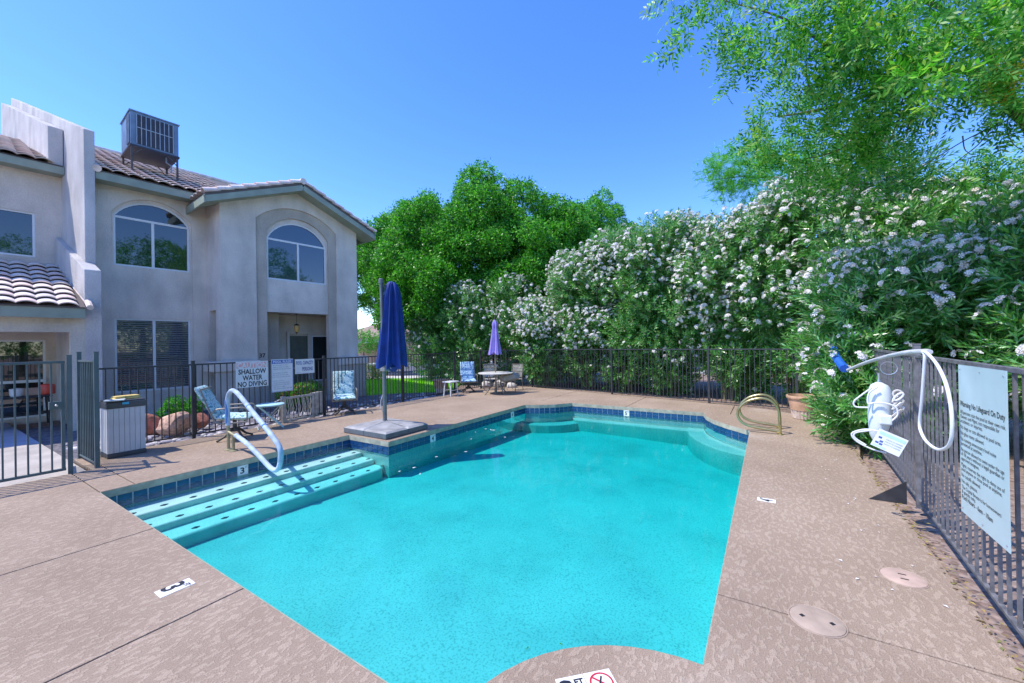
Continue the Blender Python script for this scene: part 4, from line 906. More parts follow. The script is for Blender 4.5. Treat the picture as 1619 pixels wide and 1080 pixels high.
# resin bin ----------------------------------------------------------------
bn = thing('resin_bin', 'pale grey slatted resin waste bin with a dark lid beside the gate', 'bin', PW(.72, -2.18), PF[1])
b = MB(); b.box(-.24, .24, -.22, .22, .0, .075); b.build('base', M['bindk'], bn, bev=.012)
b = MB(); b.box(-.22, .22, -.2, .2, .076, .80); b.build('body', M['binw'], bn)
sl_ = MB(); sl_.box(-.03, .03, -.007, .007, 0, .715); sme = sl_.mesh('slat', M['binw'])
for k in range(7):
    for sgn in (-1, 1): inst(sme, 'slat', bn, (-.195+.065*k, sgn*.2085, .08))
for k in range(6):
    for sgn in (-1, 1): inst(sme, 'slat', bn, (sgn*.2285, -.1625+.065*k, .08), (0, 0, R(90)))
b = MB(); b.box(-.25, .25, -.23, .23, .801, .90); b.box(-.235, .235, -.215, .215, .9005, .925); b.build('lid', M['bindk'], bn, bev=.012)
b = MB(); b.box(-.06, .02, -.2375, -.2305, .855, .89); b.build('label_plate', M['cyan'], bn)
cl = thing('yellow_pad', 'folded yellow foam pad lying on top of the resin bin', 'pad', PW(.74, -2.14, .926), PF[1]+R(8))
b = MB()
b.box(-.17, .17, -.10, .08, 0, .035); b.box(-.155, .16, -.09, .07, .0355, .06); b.build('pad', M['yellow'], cl, bev=.015)
o = MB().box(-.12, .12, -.08, .08, 0, .018).build('white_book', M['signw'], bev=.004, loc=PW(.58, -1.98, .926), rz=PF[1]+R(-20)); tag(o, 'flat white box lying on the near edge of the bin lid', 'box')

# patio furniture -----------------------------------------------------------
def swivel_chair(label, loc, rz, cush, group='cushioned patio chairs', recline=18):
    t = thing('patio_chair', label, 'chair', loc, rz, group)       # front of the chair faces local -y
    # base: four splayed legs
    b = MB()
    for k in range(4):
        a = R(45+90*k); c, s = math.cos(a), math.sin(a)
        b.tube(bez([(0, 0, .20), (.10*c, .10*s, .17), (.20*c, .20*s, .08), (.33*c, .33*s, .02)], 4), [.028, .028, .026, .026, .025, .024, .022, .022, .021, .02, .02, .02, .02][:13], 7)
    b.lathe([(.05, .15), (.045, .2), (.03, .22), (.03, .36), (.07, .37)], 12); b.build('base', M['framedk'], t, smooth=True)
    b = MB()
    for sgn in (-1, 1):
        x = sgn*.29
        b.tube(bez([(x, -.26, .36), (x, -.27, .5), (x, -.24, .62), (x, 0, .63), (x, .22, .62), (x, .27, .55)], 5), .014, 7)
        b.tube(bez([(x, -.26, .36), (x, .1, .35), (x*.95, .24, .40), (x*.93, .36, .70), (x*.93, .46, 1.0)], 5), .013, 7)
    b.tube([(-.29, -.2, .36), (.29, -.2, .36)], .012, 6); b.tube([(-.29, .2, .37), (.29, .2, .37)], .012, 6); b.tube([(-.27, .46, 1.0), (.27, .46, 1.0)], .013, 6); b.build('frame', M['frame'], t, smooth=True)
    def cushion(w, l, th, name, rot, loc_):
        me_ = bmesh.new(); bmesh.ops.create_grid(me_, x_segments=14, y_segments=14, size=.5); me2 = []
        V = []; F = []
        n_ = 15
        for sgn in (1, -1):
            for j in range(n_):
                for i in range(n_):
                    u, v_ = i/(n_-1), j/(n_-1); e = (1-(2*u-1)**8)*(1-(2*v_-1)**8)
                    puff = th/2*(.35+.65*max(0, e)**.5); puff *= (1-.28*math.exp(-((v_-.5)/.05)**2)) if l > .5 else 1
                    V.append(((u-.5)*w, v_*l, sgn*puff*(1 if e > 1e-6 else .5)+th/2))
        for sgn in (0, 1):
            o_ = sgn*n_*n_
            for j in range(n_-1):
                for i in range(n_-1):
                    q = (o_+j*n_+i, o_+j*n_+i+1, o_+(j+1)*n_+i+1, o_+(j+1)*n_+i); F.append(q if sgn == 0 else q[::-1])
        rim = [i for i in range(n_)]+[j*n_+n_-1 for j in range(1, n_)]+[(n_-1)*n_+i for i in range(n_-2, -1, -1)]+[j*n_ for j in range(n_-2, 0, -1)]
        for k in range(len(rim)): a_, b_ = rim[k], rim[(k+1) % len(rim)]; F.append((a_, b_, b_+n_*n_, a_+n_*n_))
        me_.free(); m_ = MB(); m_.add(V, F); q = m_.build(name, cush, t, smooth=True); q.rotation_euler = rot; q.location = loc_; return q
    cushion(.52, .52, .09, 'seat_cushion', (R(4), 0, 0), (0, -.29, .375))
    cushion(.52, .68, .09, 'back_cushion', (R(90-recline), 0, 0), (0, .27, .42))
    return t
# facing directions: chair front local -y
def face(loc, target): d = target-loc; return math.atan2(d.y, d.x)+math.pi/2
c1 = gnd(372, 694); swivel_chair('aqua cushioned patio chair at left seen from the side behind the handrail', c1, face(c1, c1+Vector((.94, .35, 0))), M['cush'], recline=28)
c2 = gnd(545, 654); swivel_chair('aqua cushioned patio chair facing the pool beside the umbrella base', c2, face(c2, Vector((.4, 0, 0))), M['cush'])
c3 = gnd(741, 620); swivel_chair('blue cushioned patio chair left of the round table with the lilac umbrella', c3, face(c3, Vector((.9, 3, 0))), M['cushb'])
# round table with lilac umbrella
tb = thing('round_table', 'round metal patio table in the far left corner under the lilac umbrella', 'table', gnd(784, 622.5), .4)
b = MB(); b.lathe([(.58, .70), (.615, .71), (.615, .73), (.58, .74), (.01, .742)], 40); b.build('table_top', M['tabletop'], tb, smooth=True)
for k in range(4):
    a = R(20+90*k); c, s = math.cos(a), math.sin(a); b = MB(); b.tube(bez([(.38*c, .38*s, .70), (.30*c, .30*s, .52), (.24*c, .24*s, .33), (.36*c, .36*s, .12), (.5*c, .5*s, .0)], 5), .018, 8); b.build('leg', M['frame'], tb, smooth=True)
b = MB(); pts = [(.27*math.cos(2*math.pi*k/24), .27*math.sin(2*math.pi*k/24), .35) for k in range(24)]; b.tube(pts, .014, 6, closed=True); b.build('ring_shelf', M['frame'], tb, smooth=True)
tu = thing('patio_umbrella', 'closed lilac umbrella standing through the round patio table', 'umbrella', gnd(784, 622.5), 0)
b = MB(); b.tube([(0, 0, .02), (0, 0, 2.5)], .022, 8); b.lathe([(.2, .0), (.22, .03), (.05, .06), (.035, .3)], 20); b.build('pole', M['frame'], tu, smooth=True)
b = canopy([(.012, 2.58), (.05, 2.53), (.085, 2.42), (.07, 2.32), (.09, 2.1), (.125, 1.8), (.16, 1.52), (.19, 1.40)], 6, .3, n=64); b.build('canopy', M['purple'], tu, smooth=True)
b = MB(); b.lathe([(.02, 2.56), (.015, 2.66), (.002, 2.68)], 8); b.build('finial', M['framedk'], tu)
cvv = thing('folded_cover', 'crumpled grey cover draped over the right side of the round table', 'cover', gnd(806, 622.5)+Vector((0, .25, .55)), .3)
me_ = rock(33, 1, 3, 1.0); me_.materials.append(M['cover']); q = inst(me_, 'cloth', cvv, (0, 0, .02), (0, 0, 0), (.42, .3, .17))
def wire_chair(label, loc, rz):
    t = thing('patio_chair', label, 'chair', loc, rz, 'bare metal chairs behind the round table'); b = MB()
    for sx in (-.25, .25):
        b.tube(bez([(sx, -.22, 0), (sx, -.24, .3), (sx, -.2, .62), (sx, .05, .64)], 4), .013, 6); b.tube(bez([(sx, .26, 0), (sx, .2, .4), (sx, .3, .95)], 4), .013, 6)
    for z in (.95, .82, .7): b.tube([(-.25, .2+(z-.4)*.18, z), (.25, .2+(z-.4)*.18, z)], .012, 6)
    b.build('frame', M['frame'], t, smooth=True); b = MB()
    for k in range(9): x = -.2+.05*k; b.box(x-.012, x+.012, -.22, .2, .41, .417)
    b.tube([(-.25, -.22, .41), (.25, -.22, .41)], .012, 6); b.tube([(-.25, .2, .41), (.25, .2, .41)], .012, 6); b.build('seat', M['strap'], t)
    b = MB()
    for k in range(9): x = -.2+.05*k; b.beam((x, .22, .47), (x, .3, .93), .018, .006)
    b.build('backrest', M['strap'], t); return t
w1 = gnd(776, 616); wire_chair('metal slatted chair directly behind the umbrella pole of the round table', w1, face(w1, Vector((1, 2, 0))))
w2 = gnd(812, 617); wire_chair('metal slatted chair behind the right side of the round table', w2, face(w2, gnd(784, 622)))
# pale rocks under table
for k, (x, y, s_) in enumerate(((768, 611, .26), (790, 611, .3), (808, 613, .24))):
    me_ = rock(50+k, 1, 2, .7); me_.materials.append(M['stone2']); o = bpy.data.objects.new('landscape_rock', me_); C.objects.link(o); o.location = gnd(x, y)+Vector((0, 0, .06)); o.scale = (s_, s_*.8, s_)
    tag(o, ('left', 'middle', 'right')[k]+' of three pale rocks behind the round patio table', 'rock', 'pale rocks behind the round table')
# small folding side tables
def folding_table(label, loc, rz, top_r, h, mat, group='small folding side tables'):
    t = thing('side_table', label, 'side table', loc, rz, group)
    b = MB(); n_ = 32; pts = []
    b.lathe([(top_r*.94, h-.03), (top_r, h-.02), (top_r, h), (top_r*.95, h+.008), (.01, h+.009)], n_); b.build('table_top', mat, t, smooth=True)
    for sy in (-1, 1):
        for sx in (-1, 1):
            b = MB(); y = sy*top_r*.62*(1 if sx > 0 else .88); b.tube([(-sx*top_r*.8, y, h-.03), (sx*top_r*.85, y, .01)], .011, 6); b.build('leg', mat if sx > 0 else M['metal'], t)
    b = MB()
    for sx in (-1, 1):
        f_ = .88 if sx < 0 else 1; b.tube([(sx*top_r*.85, -top_r*.62*f_, .012), (sx*top_r*.85, top_r*.62*f_, .012)], .010, 6)
    b.build('stretcher', mat, t); return t
ft = gnd(428, 677); folding_table('aqua folding side table between the left chair and the strapped lounger', ft+Vector((0, 0, 0)), R(35), .27, .52, M['aqua'])
s2 = gnd(713, 626); t = thing('stool', 'small white side table by the planter pot near the far corner', 'side table', s2, PF[1], 'small folding side tables')
b = MB(); b.box(-.22, .22, -.19, .19, .46, .50); b.build('table_top', M['white'], t, bev=.012)
for x in (-.17, .17):
    for y in (-.14, .14): b = MB(); b.beam((x*.9, y*.9, .46), (x*1.08, y*1.08, 0), .028, .028); b.build('leg', M['polegrey'] if 0 else M['white'], t)
b = MB(); b.beam((-.16, -.14, .2), (.16, -.14, .2), .02, .02); b.beam((-.16, .14, .2), (.16, .14, .2), .02, .02); b.build('stretcher', M['white'], t)
# strapped lounger lying on its side against the fence
lx = gnd(447, 669); lx2 = gnd(507, 657); dv = lx2-lx
lo = thing('strap_lounger', 'weathered strap lounge chair lying on its side against the left fence', 'lounge chair', lx, math.atan2(dv.y, dv.x)); Ln = dv.length
b = MB()
b.beam((0, 0, .03), (Ln, 0, .03), .035, .05); b.beam((0, 0, .56), (Ln, 0, .56), .035, .05); b.beam((.01, 0, .03), (.01, 0, .56), .03, .03); b.build('frame', M['post'], lo, bev=.005)
for x, w_2 in ((.03, .09), (Ln*.78, .07), (Ln-.12, .1), (Ln-.01, .11)):
    b = MB(); b.box(x-w_2/2, x+w_2/2, -.03, .05, 0.005, .61); b.build('upright', M['post'], lo, bev=.01)
st_ = MB(); st_.beam((0, 0, .06), (.05, 0, .3), .014, .004, (0, 1, 0)); st_.beam((.05, 0, .3), (.0, 0, .54), .014, .004, (0, 1, 0)); sme = st_.mesh('strap', M['strap'])
k = .1
while k < Ln*.74: inst(sme, 'strap', lo, (k, random.uniform(-.02, .02), 0), (0, random.uniform(-.04, .04), 0)); k += .052
b = MB(); b.tube([(-.25, -.05, .5), (0, 0, .57), (.15, 0, .58)], .014, 6); b.tube([(-.2, -.06, .02), (-.02, 0, .56)], .012, 6); b.tube([(.16, -.04, .02), (-.0, 0, .55)], .012, 6); b.build('folded_leg', M['strap'], lo)

def face0(loc, target): d = target-loc; return math.atan2(d.y, d.x)+math.pi/2
# ---- rescue gear on the right fence
hk = thing('life_hook', 'white shepherd crook life hook hung over the right fence with its blue grip', 'life hook', PW(0, 0), PF[1])
P3 = lambda pts, b_: [(a, -b_, z) for a, z in pts]
b = MB(); b.tube(bez([(6.2, -7.95, 1.27), (5.2, -7.98, 1.42), (4.3, -8.0, 1.53), (3.6, -8.02, 1.60), (3.12, -8.03, 1.625), (2.98, -8.03, 1.625)], 6), .02, 9); b.build('pole', M['binw'], hk, smooth=True)
b = MB(); b.tube(bez(P3([(2.98, 1.625), (2.93, 1.60), (2.955, 1.48), (3.02, 1.25), (3.09, 1.05), (3.05, .98), (2.93, .935), (2.75, .925), (2.6, .95), (2.46, 1.02), (2.41, 1.13), (2.42, 1.27), (2.50, 1.42), (2.66, 1.54), (2.86, 1.615), (2.98, 1.628)], 7.99), 6), .0105, 9); b.build('hook_loop', M['rope'], hk, smooth=True)
b = MB(); b.tube(bez([(6.35, -7.93, 1.28), (6.9, -7.9, 1.42), (7.2, -7.9, 1.55)], 4), .06, 8); b.build('grip', M['bluep'], hk, smooth=True)
rp0 = PW(3.72, 7.86)
rb = thing('rescue_bag', 'white rescue throw bag with looped cords and an instruction card on the right fence', 'rescue bag', rp0, face0(rp0, Vector((0, 0, 0))))   # local -y faces the camera side
b = MB(); b.tube(bez([(.0, 0, 1.315), (.0, 0, 1.27), (.01, 0, 1.15), (.0, 0, 1.0), (-.01, 0, .88), (-.03, 0, .76)], 3), [.02, .04, .06, .072, .082, .088, .09, .09, .09, .088, .085, .08, .074, .066, .055, .03][:16], 14); b.build('bag', M['signw'], rb, smooth=True)
b = MB(); b.box(-.005, .085, -.125, -.06, .93, 1.02); b.build('pouch', M['signw'], rb, bev=.012)
b = MB()
for pts in ([(-.05, 1.27), (-.12, 1.2), (-.18, 1.13), (-.17, 1.08), (-.08, 1.08)], [(-.01, 1.28), (-.07, 1.22), (-.08, 1.12), (-.03, 1.13), (.05, 1.13), (.11, 1.10), (.12, 1.03), (.07, .96)], [(.02, .86), (-.1, .87), (-.2, .82), (-.17, .75), (-.06, .69), (.04, .67)], [(-.05, .87), (-.17, .83), (-.18, .78), (-.1, .72)]):
    b.tube(bez([(x, -.115, z) for x, z in pts], 6), .0075, 7)
b.build('cord', M['rope'], rb, smooth=True)
cd = MB(); cd.box(-.105, .105, -.002, .002, -.085, .085); cdo = cd.build('card', M['signw'], rb, bev=.001); cdo.location = (.06, -.14, .775); cdo.rotation_euler = (R(-12), R(24), 0)
b = MB(); b.box(-.09, .095, -.0035, -.0025, .04, .068); b.box(-.095, .0, -.0035, -.0025, -.075, -.062); b.build('band', M['aqua'], cdo)
b = MB()
for i in range(3): put_text(b, text_geo('THROW TO SWIMMER', .016, .12, 'LEFT'), lambda x, y, i=i: (-.03+x, -.0036, .01-.022*i+y))
b.build('lettering', M['greytxt'], cdo)
b = MB()
for k, (x, z) in enumerate(((-.07, .012), (-.05, -.02), (-.075, -.04), (-.045, -.045))): b.box(x-.012, x+.012, -.0035, -.0025, z-.009, z+.009)
b.build('picture', M['bluetxt'], cdo)
b = MB(); b.lathe([(.02, 1.31), (.012, 1.34), (.012, 1.40)], 8); b.tube([(.07+.06*math.cos(2*math.pi*k/14), .02, 1.45+.06*math.sin(2*math.pi*k/14)) for k in range(14)], .004, 5, closed=True); b.build('clip', M['metal'], rb)
rp = thing('rope_coil', 'small coil of speckled white rope hanging right of the rescue bag', 'rope', PW(3.62, 7.97), rb.rotation_euler.z)
for k in range(9):
    b = MB(); b.tube([(.032*math.cos(2*math.pi*j/12)+.006*math.sin(k*2.1), -.02-.014*math.sin(k*1.7), 1.22-.021*k+.036*math.sin(2*math.pi*j/12+.8*(k%3))) for j in range(12)], .009, 6, closed=True); b.build('loop', M['rope'] if k % 2 else M['strap'], rp)

# ---- patio table with things on it (left unit)
pc = gnd(55, 690, 0); pt = thing('patio_table', 'dark metal patio table standing in the shade behind the gate', 'table', BW(.25, -.35, -.02), BF[1])
b = MB(); b.box(-.75, .75, -.38, .38, .70, .74); b.build('table_top', M['black'], pt, bev=.01)
for x in (-.68, .68):
    for y in (-.32, .32): b = MB(); b.beam((x, y, .7), (x*1.05, y*1.05, 0), .035, .035); b.build('leg', M['black'], pt)
b = MB(); b.box(-.68, .68, -.3, .3, .30, .32); b.build('shelf', M['black'], pt)
def on_table(s, o_): return BW(.25+s, -.35+o_, .721)
o = MB().lathe([(.09, 0), (.11, .03), (.115, .16), (.12, .17), (.11, .175), (.02, .19)], 20).build('cooking_pot', M['pot'], smooth=True, loc=on_table(.22, .1)); tag(o, 'white pot at the left on the dark patio table', 'pot')
o = MB().box(-.14, .14, -.1, .1, 0, .17).build('storage_box', M['brown'], loc=on_table(.45, .05), rz=BF[1], bev=.01); tag(o, 'brown box between the pot and the red can', 'box')
o = MB(); o.lathe([(.13, 0), (.135, .02), (.135, .2), (.12, .235), (.05, .25)], 24); o = o.build('red_container', M['redplastic'], smooth=True, loc=on_table(.68, .05)); tag(o, 'bright red round container on the right end of the dark patio table', 'container')
# boulders
for k, (x, y, sx, sz, mt, lb) in enumerate(((278, 684, .36, .30, 'boulder', 'large tan and rust sandstone boulder below the green shrub'), (236, 684, .27, .26, 'boulderr', 'dark red boulder at the left just right of the bin'), (316, 676, .2, .22, 'boulderr', 'small red boulder right of the large tan boulder'), (1196, 626, .3, .3, 'boulderr', 'red brown rock behind the far fence near the grab rails'))):
    p = gnd(x, y); me_ = rock(80+k, 1, 3, .85); me_.materials.append(M[mt]); me_.polygons.foreach_set('use_smooth', [False]*len(me_.polygons))
    o = bpy.data.objects.new('boulder', me_); C.objects.link(o); o.location = p+Vector((0, 0, sz*.55)); o.scale = (sx, sx*.75, sz); o.rotation_euler = (0, 0, .6); tag(o, lb, 'boulder')

# ================================================================== VEGETATION
def frames_from(dirs):
    d = dirs/np.linalg.norm(dirs, axis=1, keepdims=True); h = np.tile([0., 0., 1.], (len(d), 1)); h[np.abs(d[:, 2]) > .95] = [1, 0, 0]
    x = np.cross(h, d); x /= np.linalg.norm(x, axis=1, keepdims=True); y = np.cross(d, x); a = rng.random(len(d))*6.283
    x2 = x*np.cos(a)[:, None]+y*np.sin(a)[:, None]; y2 = np.cross(d, x2); return np.stack([x2, y2, d], 2)
def scatter(tv, tf, pos, dirs, scl):
    Rm = frames_from(dirs); V = np.einsum('nij,kj->nki', Rm, tv)*scl[:, None, None]+pos[:, None, :]
    n, k = len(pos), len(tv); F = (tf[None]+(np.arange(n)*k)[:, None, None]).reshape(-1, tf.shape[1]); return V.reshape(-1, 3), F
def leaf_quad(p, d, l, w, droop=.15, side=None):
    d = np.array(d, float); d /= np.linalg.norm(d); z = np.array([0, 0, 1.]); s = np.cross(d, z) if side is None else side
    if np.linalg.norm(s) < 1e-3: s = np.array([1., 0, 0])
    s = s/np.linalg.norm(s); nrm = np.cross(s, d); p = np.array(p, float); m = p+d*l*.5-nrm*w*.15
    return [p, m+s*w/2, p+d*l-z*droop*l, m-s*w/2]
def olean_template(n_wh, L_, seed):
    r_ = np.random.default_rng(seed); V = []
    for i in range(n_wh):
        t = i/(n_wh-1)
        for k in range(3):
            a = i*1.05+k*2.094+r_.normal(0, .15); el = 1.15-.75*t+r_.normal(0, .12)   # tilt from stem axis
            d = [math.sin(el)*math.cos(a), math.sin(el)*math.sin(a), math.cos(el)]
            V += leaf_quad([0, 0, L_*t], d, .165*(1.05-.25*t)*r_.uniform(.85, 1.15), .029, .12)
    V = np.array(V); return V, np.arange(len(V)).reshape(-1, 4)
OT = [olean_template(7, .34, s) for s in (1, 2, 3)]
def flower_template(nf, rad, seed):
    r_ = np.random.default_rng(seed); V = []; F = []
    for i in range(nf):
        a = r_.random()*6.283; e = r_.random()**.6*1.2; c = np.array([math.sin(e)*math.cos(a), math.sin(e)*math.sin(a), math.cos(e)])*rad; nz = c/np.linalg.norm(c); x = np.cross(nz, [0.3, .2, 1]); x /= np.linalg.norm(x); y = np.cross(nz, x); n0 = len(V); V.append(c)
        for k in range(5):
            for dt in (-.42, .42):
                t = 2*math.pi*k/5+dt; V.append(c+(x*math.cos(t)+y*math.sin(t))*.03+nz*.004)
            F.append((n0, n0+1+2*k, n0+2+2*k))
    return np.array(V), np.array(F)
FT = [flower_template(9, .06, s) for s in (4, 5)]
def blob_shell(blobs, dens, inner=.45):
    P_ = []; Dn = []
    B = np.array(blobs)
    for (x, y, z, r) in blobs:
        n = max(4, int(dens*4*math.pi*r*r)); d = rng.normal(size=(n, 3)); d /= np.linalg.norm(d, axis=1, keepdims=True); rr = r*(1-inner*rng.random(n)**1.8)
        p = np.array([x, y, z])+d*rr[:, None]; P_.append(p); Dn.append(d)
    P_ = np.concatenate(P_); Dn = np.concatenate(Dn)
    # drop shoots buried deep inside other blobs
    dist = np.linalg.norm(P_[:, None, :]-B[None, :, :3], axis=2)/B[None, :, 3]; keep = (dist < .62).sum(1) < 1
    keep |= rng.random(len(P_)) < .12
    return P_[keep], Dn[keep]
def oleander(label, a, b, h, r, lean=(0, 0), dens=26, flower=.22, lo=.5, canes=9, leaf=1.0, world_=None, nb=26):
    flower *= 2.9
    base = world_ or PW(a, b, -.1); t = thing('oleander_shrub', label, 'oleander', base, 0, 'white flowering oleanders round the pool')
    blobs = []
    for k in range(nb):
        u = random.random(); ang = random.random()*6.283; z = lo+(h-lo)*(u**.8)*.92; prof_ = math.sin(min(1, (z-lo*.3)/(h*.62))*math.pi/2)*(1 if z < h*.6 else math.sqrt(max(.05, 1-((z-h*.6)/(h*.42))**2)))
        rad = r*prof_*random.uniform(.35, .9); blobs.append((rad*math.cos(ang)+lean[0]*z/h, rad*math.sin(ang)+lean[1]*z/h, z, random.uniform(.34, .62)*min(1, h/4+.2)))
    p, d = blob_shell(blobs, dens); d = d*.9+np.array([0, 0, .55])+rng.normal(0, .25, d.shape); keep = p[:, 2] > .12; p, d = p[keep], d[keep]
    VV, FF, n0 = [], [], 0; which = rng.integers(0, 3, len(p))
    for q in range(3):
        s = which == q
        if s.sum() == 0: continue
        V, F = scatter(OT[q][0], OT[q][1], p[s], d[s], rng.uniform(.75, 1.25, s.sum())*leaf); VV.append(V); FF.append(F+n0); n0 += len(V)
    npobj('foliage', np.concatenate(VV), np.concatenate(FF), M['oleander'], t)
    ph_ = rng.random(6)*6; pat = np.clip(.55+.75*np.sin(p[:, 0]*1.9+ph_[0])*np.sin(p[:, 1]*2.1+ph_[1])+.6*np.sin(p[:, 2]*2.3+ph_[2]+p[:, 0]), .12, 2.0)
    # flowers at the shoot tips, denser high up and on the sunny top
    outer = rng.random(len(p)) < pat*flower*np.clip(.12+1.9*(p[:, 2]/h-.28), .1, 1.6); fp = p[outer]+d[outer]/np.linalg.norm(d[outer], axis=1, keepdims=True)*.36*leaf; fd = d[outer]+np.array([0, 0, .6])
    if len(fp):
        V, F = scatter(FT[0][0], FT[0][1], fp, fd, rng.uniform(.9, 1.6, len(fp))); npobj('flowers', V, F, M['petal'], t, kind='stuff')
    for k in range(canes):
        ang = random.random()*6.283; r0 = random.uniform(.05, .3); r1 = r*random.uniform(.3, .8); hh = h*random.uniform(.55, .85); c, s = math.cos(ang), math.sin(ang)
        b_ = MB(); b_.tube(bez([(r0*c, r0*s, 0), (r0*1.4*c+.05, r0*1.4*s, hh*.33), ((r0+r1)/2*c, (r0+r1)/2*s, hh*.66), (r1*c+lean[0], r1*s+lean[1], hh)], 3), [.024-.0018*i for i in range(10)], 5); b_.build('stem', M['cane'], t)
    return t
far = [(13.4, -.9, 3.4, 1.2, 'low dark oleander behind the round patio table'), (13.6, .9, 5.1, 1.4, 'oleander at the left end of the far hedge, leaning over the fence'), (13.2, 2.6, 5.7, 1.6, 'tall oleander forming the rounded left peak of the far hedge'), (12.9, 4.1, 6.1, 1.6, 'oleander right of the rounded left peak of the far hedge'), (12.6, 6.0, 5.5, 1.5, 'oleander in the dip of the far hedge against the sky'), (12.2, 7.6, 6.0, 1.6, 'oleander behind the brass grab rails at the far corner')]
for a, b_, h, r, lb in far: oleander(lb, a, b_, h, r, flower=.5, dens=34, lo=.5, canes=12, nb=46)
for a, b_, h, r, lb in ((15.2, -.3, 4.2, 1.5, 'dark green oleander in the second row behind the round table'), (15.6, 2.0, 5.0, 1.6, 'second row oleander behind the left part of the far hedge'), (15.3, 4.2, 5.2, 1.6, 'second row oleander behind the middle of the far hedge'), (14.8, 6.4, 5.0, 1.6, 'second row oleander behind the right part of the far hedge')): oleander(lb, a, b_, h, r, flower=.2, dens=16, lo=.3, canes=5, nb=34, leaf=1.25)
right = [(11.1, 9.3, 6.5, 1.7, 'tall oleander rising behind the terracotta pot, topped with dense white blossom'), (9.7, 10.3, 4.35, 1.7, 'oleander behind the far end of the right fence'), (8.0, 10.7, 3.6, 1.6, 'oleander behind the life hook on the right fence'), (6.3, 10.9, 2.7, 1.4, 'oleander behind the large rules sign at the right border')]
for a, b_, h, r, lb in right: oleander(lb, a, b_, h, r, flower=.09 if a < 10.5 else .3, dens=30, lo=.45, canes=9, nb=34)
oleander('low oleander spilling over the right deck edge beside the fence', 8.35, 8.75, 2.9, 1.0, lean=(-.3, -.25), dens=42, flower=.16, lo=.35, canes=7, nb=24)
oleander('small oleander sprawling on the deck in front of the right fence end', 7.4, 8.45, 1.35, .62, lean=(-.15, -.2), dens=46, flower=.12, lo=.2, canes=5, nb=14)
oleander('oleander seen through the left fence in front of the shade trees', 0, 0, 3.4, 1.5, world_=gnd(688, 600, 0), dens=26, flower=.45, lo=.3, canes=6, nb=30)
oleander('dark oleander behind the left fence under the shade trees', 0, 0, 4.2, 1.6, world_=gnd(735, 603, 0), dens=34, flower=.1, lo=.4, canes=8, nb=40)
oleander('dark oleander filling the gap right of the lilac umbrella', 0, 0, 4.4, 1.7, world_=gnd(812, 602, 0), dens=34, flower=.25, lo=.3, canes=8, nb=44)

# shade trees ---------------------------------------------------------------
def tuft_template(n, seed, l, w, rad):
    r_ = np.random.default_rng(seed); V = []
    for i in range(n):
        d = r_.normal(size=3); d[2] = abs(d[2])*.6+.1; d /= np.linalg.norm(d); p = r_.normal(0, rad, 3); V += leaf_quad(p, d, l*r_.uniform(.7, 1.2), w, .25, side=r_.normal(size=3))
    V = np.array(V); return V, np.arange(len(V)).reshape(-1, 4)
TT = [tuft_template(9, s, .13, .075, .07) for s in (11, 12)]
def shade_tree(label, base, lobes, trunk, dens=30, tuft=TT, mat='elm', group='shade trees beyond the far fence', name='shade_tree', sub=30, rr=(.40, .78)):
    t = thing(name, label, 'tree', base, 0, group); blobs = []
    for (x, y, z, rx, rz_) in lobes:
        for k in range(sub):
            d = Vector((random.gauss(0, 1), random.gauss(0, 1), random.gauss(0, .9))).normalized(); q = random.uniform(.55, .88); blobs.append((x-base.x+d.x*rx*q, y-base.y+d.y*rx*q, z-base.z+d.z*rz_*q, random.uniform(*rr)*rx/2.2))
    p, d = blob_shell(blobs, dens, .35); n0 = 0; VV, FF = [], []; which = rng.integers(0, 2, len(p)); d = d+np.array([0, 0, .35])+rng.normal(0, .3, d.shape)
    for q in range(2):
        s = which == q; V, F = scatter(tuft[q][0], tuft[q][1], p[s], d[s], rng.uniform(.8, 1.3, s.sum())); VV.append(V); FF.append(F+n0); n0 += len(V)
    npobj('crown', np.concatenate(VV), np.concatenate(FF), M[mat], t)
    for nm, pts, r0, r1 in trunk:
        b_ = MB(); P_ = bez([Vector(q)-base for q in pts], 5); b_.tube(P_, [r0+(r1-r0)*i/(len(P_)-1) for i in range(len(P_))], 9); b_.build(nm, M['bark'], t, smooth=True)
    return t
TB = Vector((-1.4, 19.2, -.1))
shade_tree('broad bright green shade tree behind the navy umbrella, left of the pair of trunks', Vector((-3.2, 20.5, -.1)), [(-3.6, 20.5, 7.2, 2.3, 2.2), (-5.2, 20.8, 5.6, 2.0, 2.2), (-2.2, 20.0, 6.0, 2.0, 2.1), (-4.0, 19.4, 4.4, 2.0, 1.8), (-5.6, 20.5, 3.8, 1.6, 1.6), (-2.0, 19.6, 4.3, 1.5, 1.5)],
    [('trunk', [(-1.7, 20.5, -.1), (-2.0, 20.5, 2.0), (-2.6, 20.4, 3.4), (-3.2, 20.4, 6)], .2, .08), ('limb', [(-2.3, 20.4, 3), (-3.6, 20.4, 4.4), (-5.0, 20.6, 5.4)], .1, .04)])
shade_tree('tall dense shade tree with the highest crown above the lilac umbrella', Vector((.4, 20.0, -.1)), [(-1.2, 20.4, 8.5, 2.0, 2.0), (.7, 20.4, 8.2, 2.0, 2.1), (1.6, 20.2, 6.5, 1.9, 2.0), (.3, 19.2, 6.0, 2.1, 2.2), (1.6, 19.4, 4.8, 1.8, 1.5), (-1.0, 19.8, 6.6, 1.7, 1.8), (2.9, 20, 5.4, 1.6, 2.0), (.4, 20.3, 4.6, 1.6, 1.4), (2.6, 20.3, 7.2, 1.7, 1.7)],
    [('trunk', [(1.0, 20.0, -.1), (1.2, 20.0, 2.2), (1.6, 20.0, 4.0), (1.0, 20.2, 7)], .24, .1), ('limb', [(.9, 20, 2.4), (.0, 20, 4), (-1.0, 20.2, 7.2)], .13, .05)])
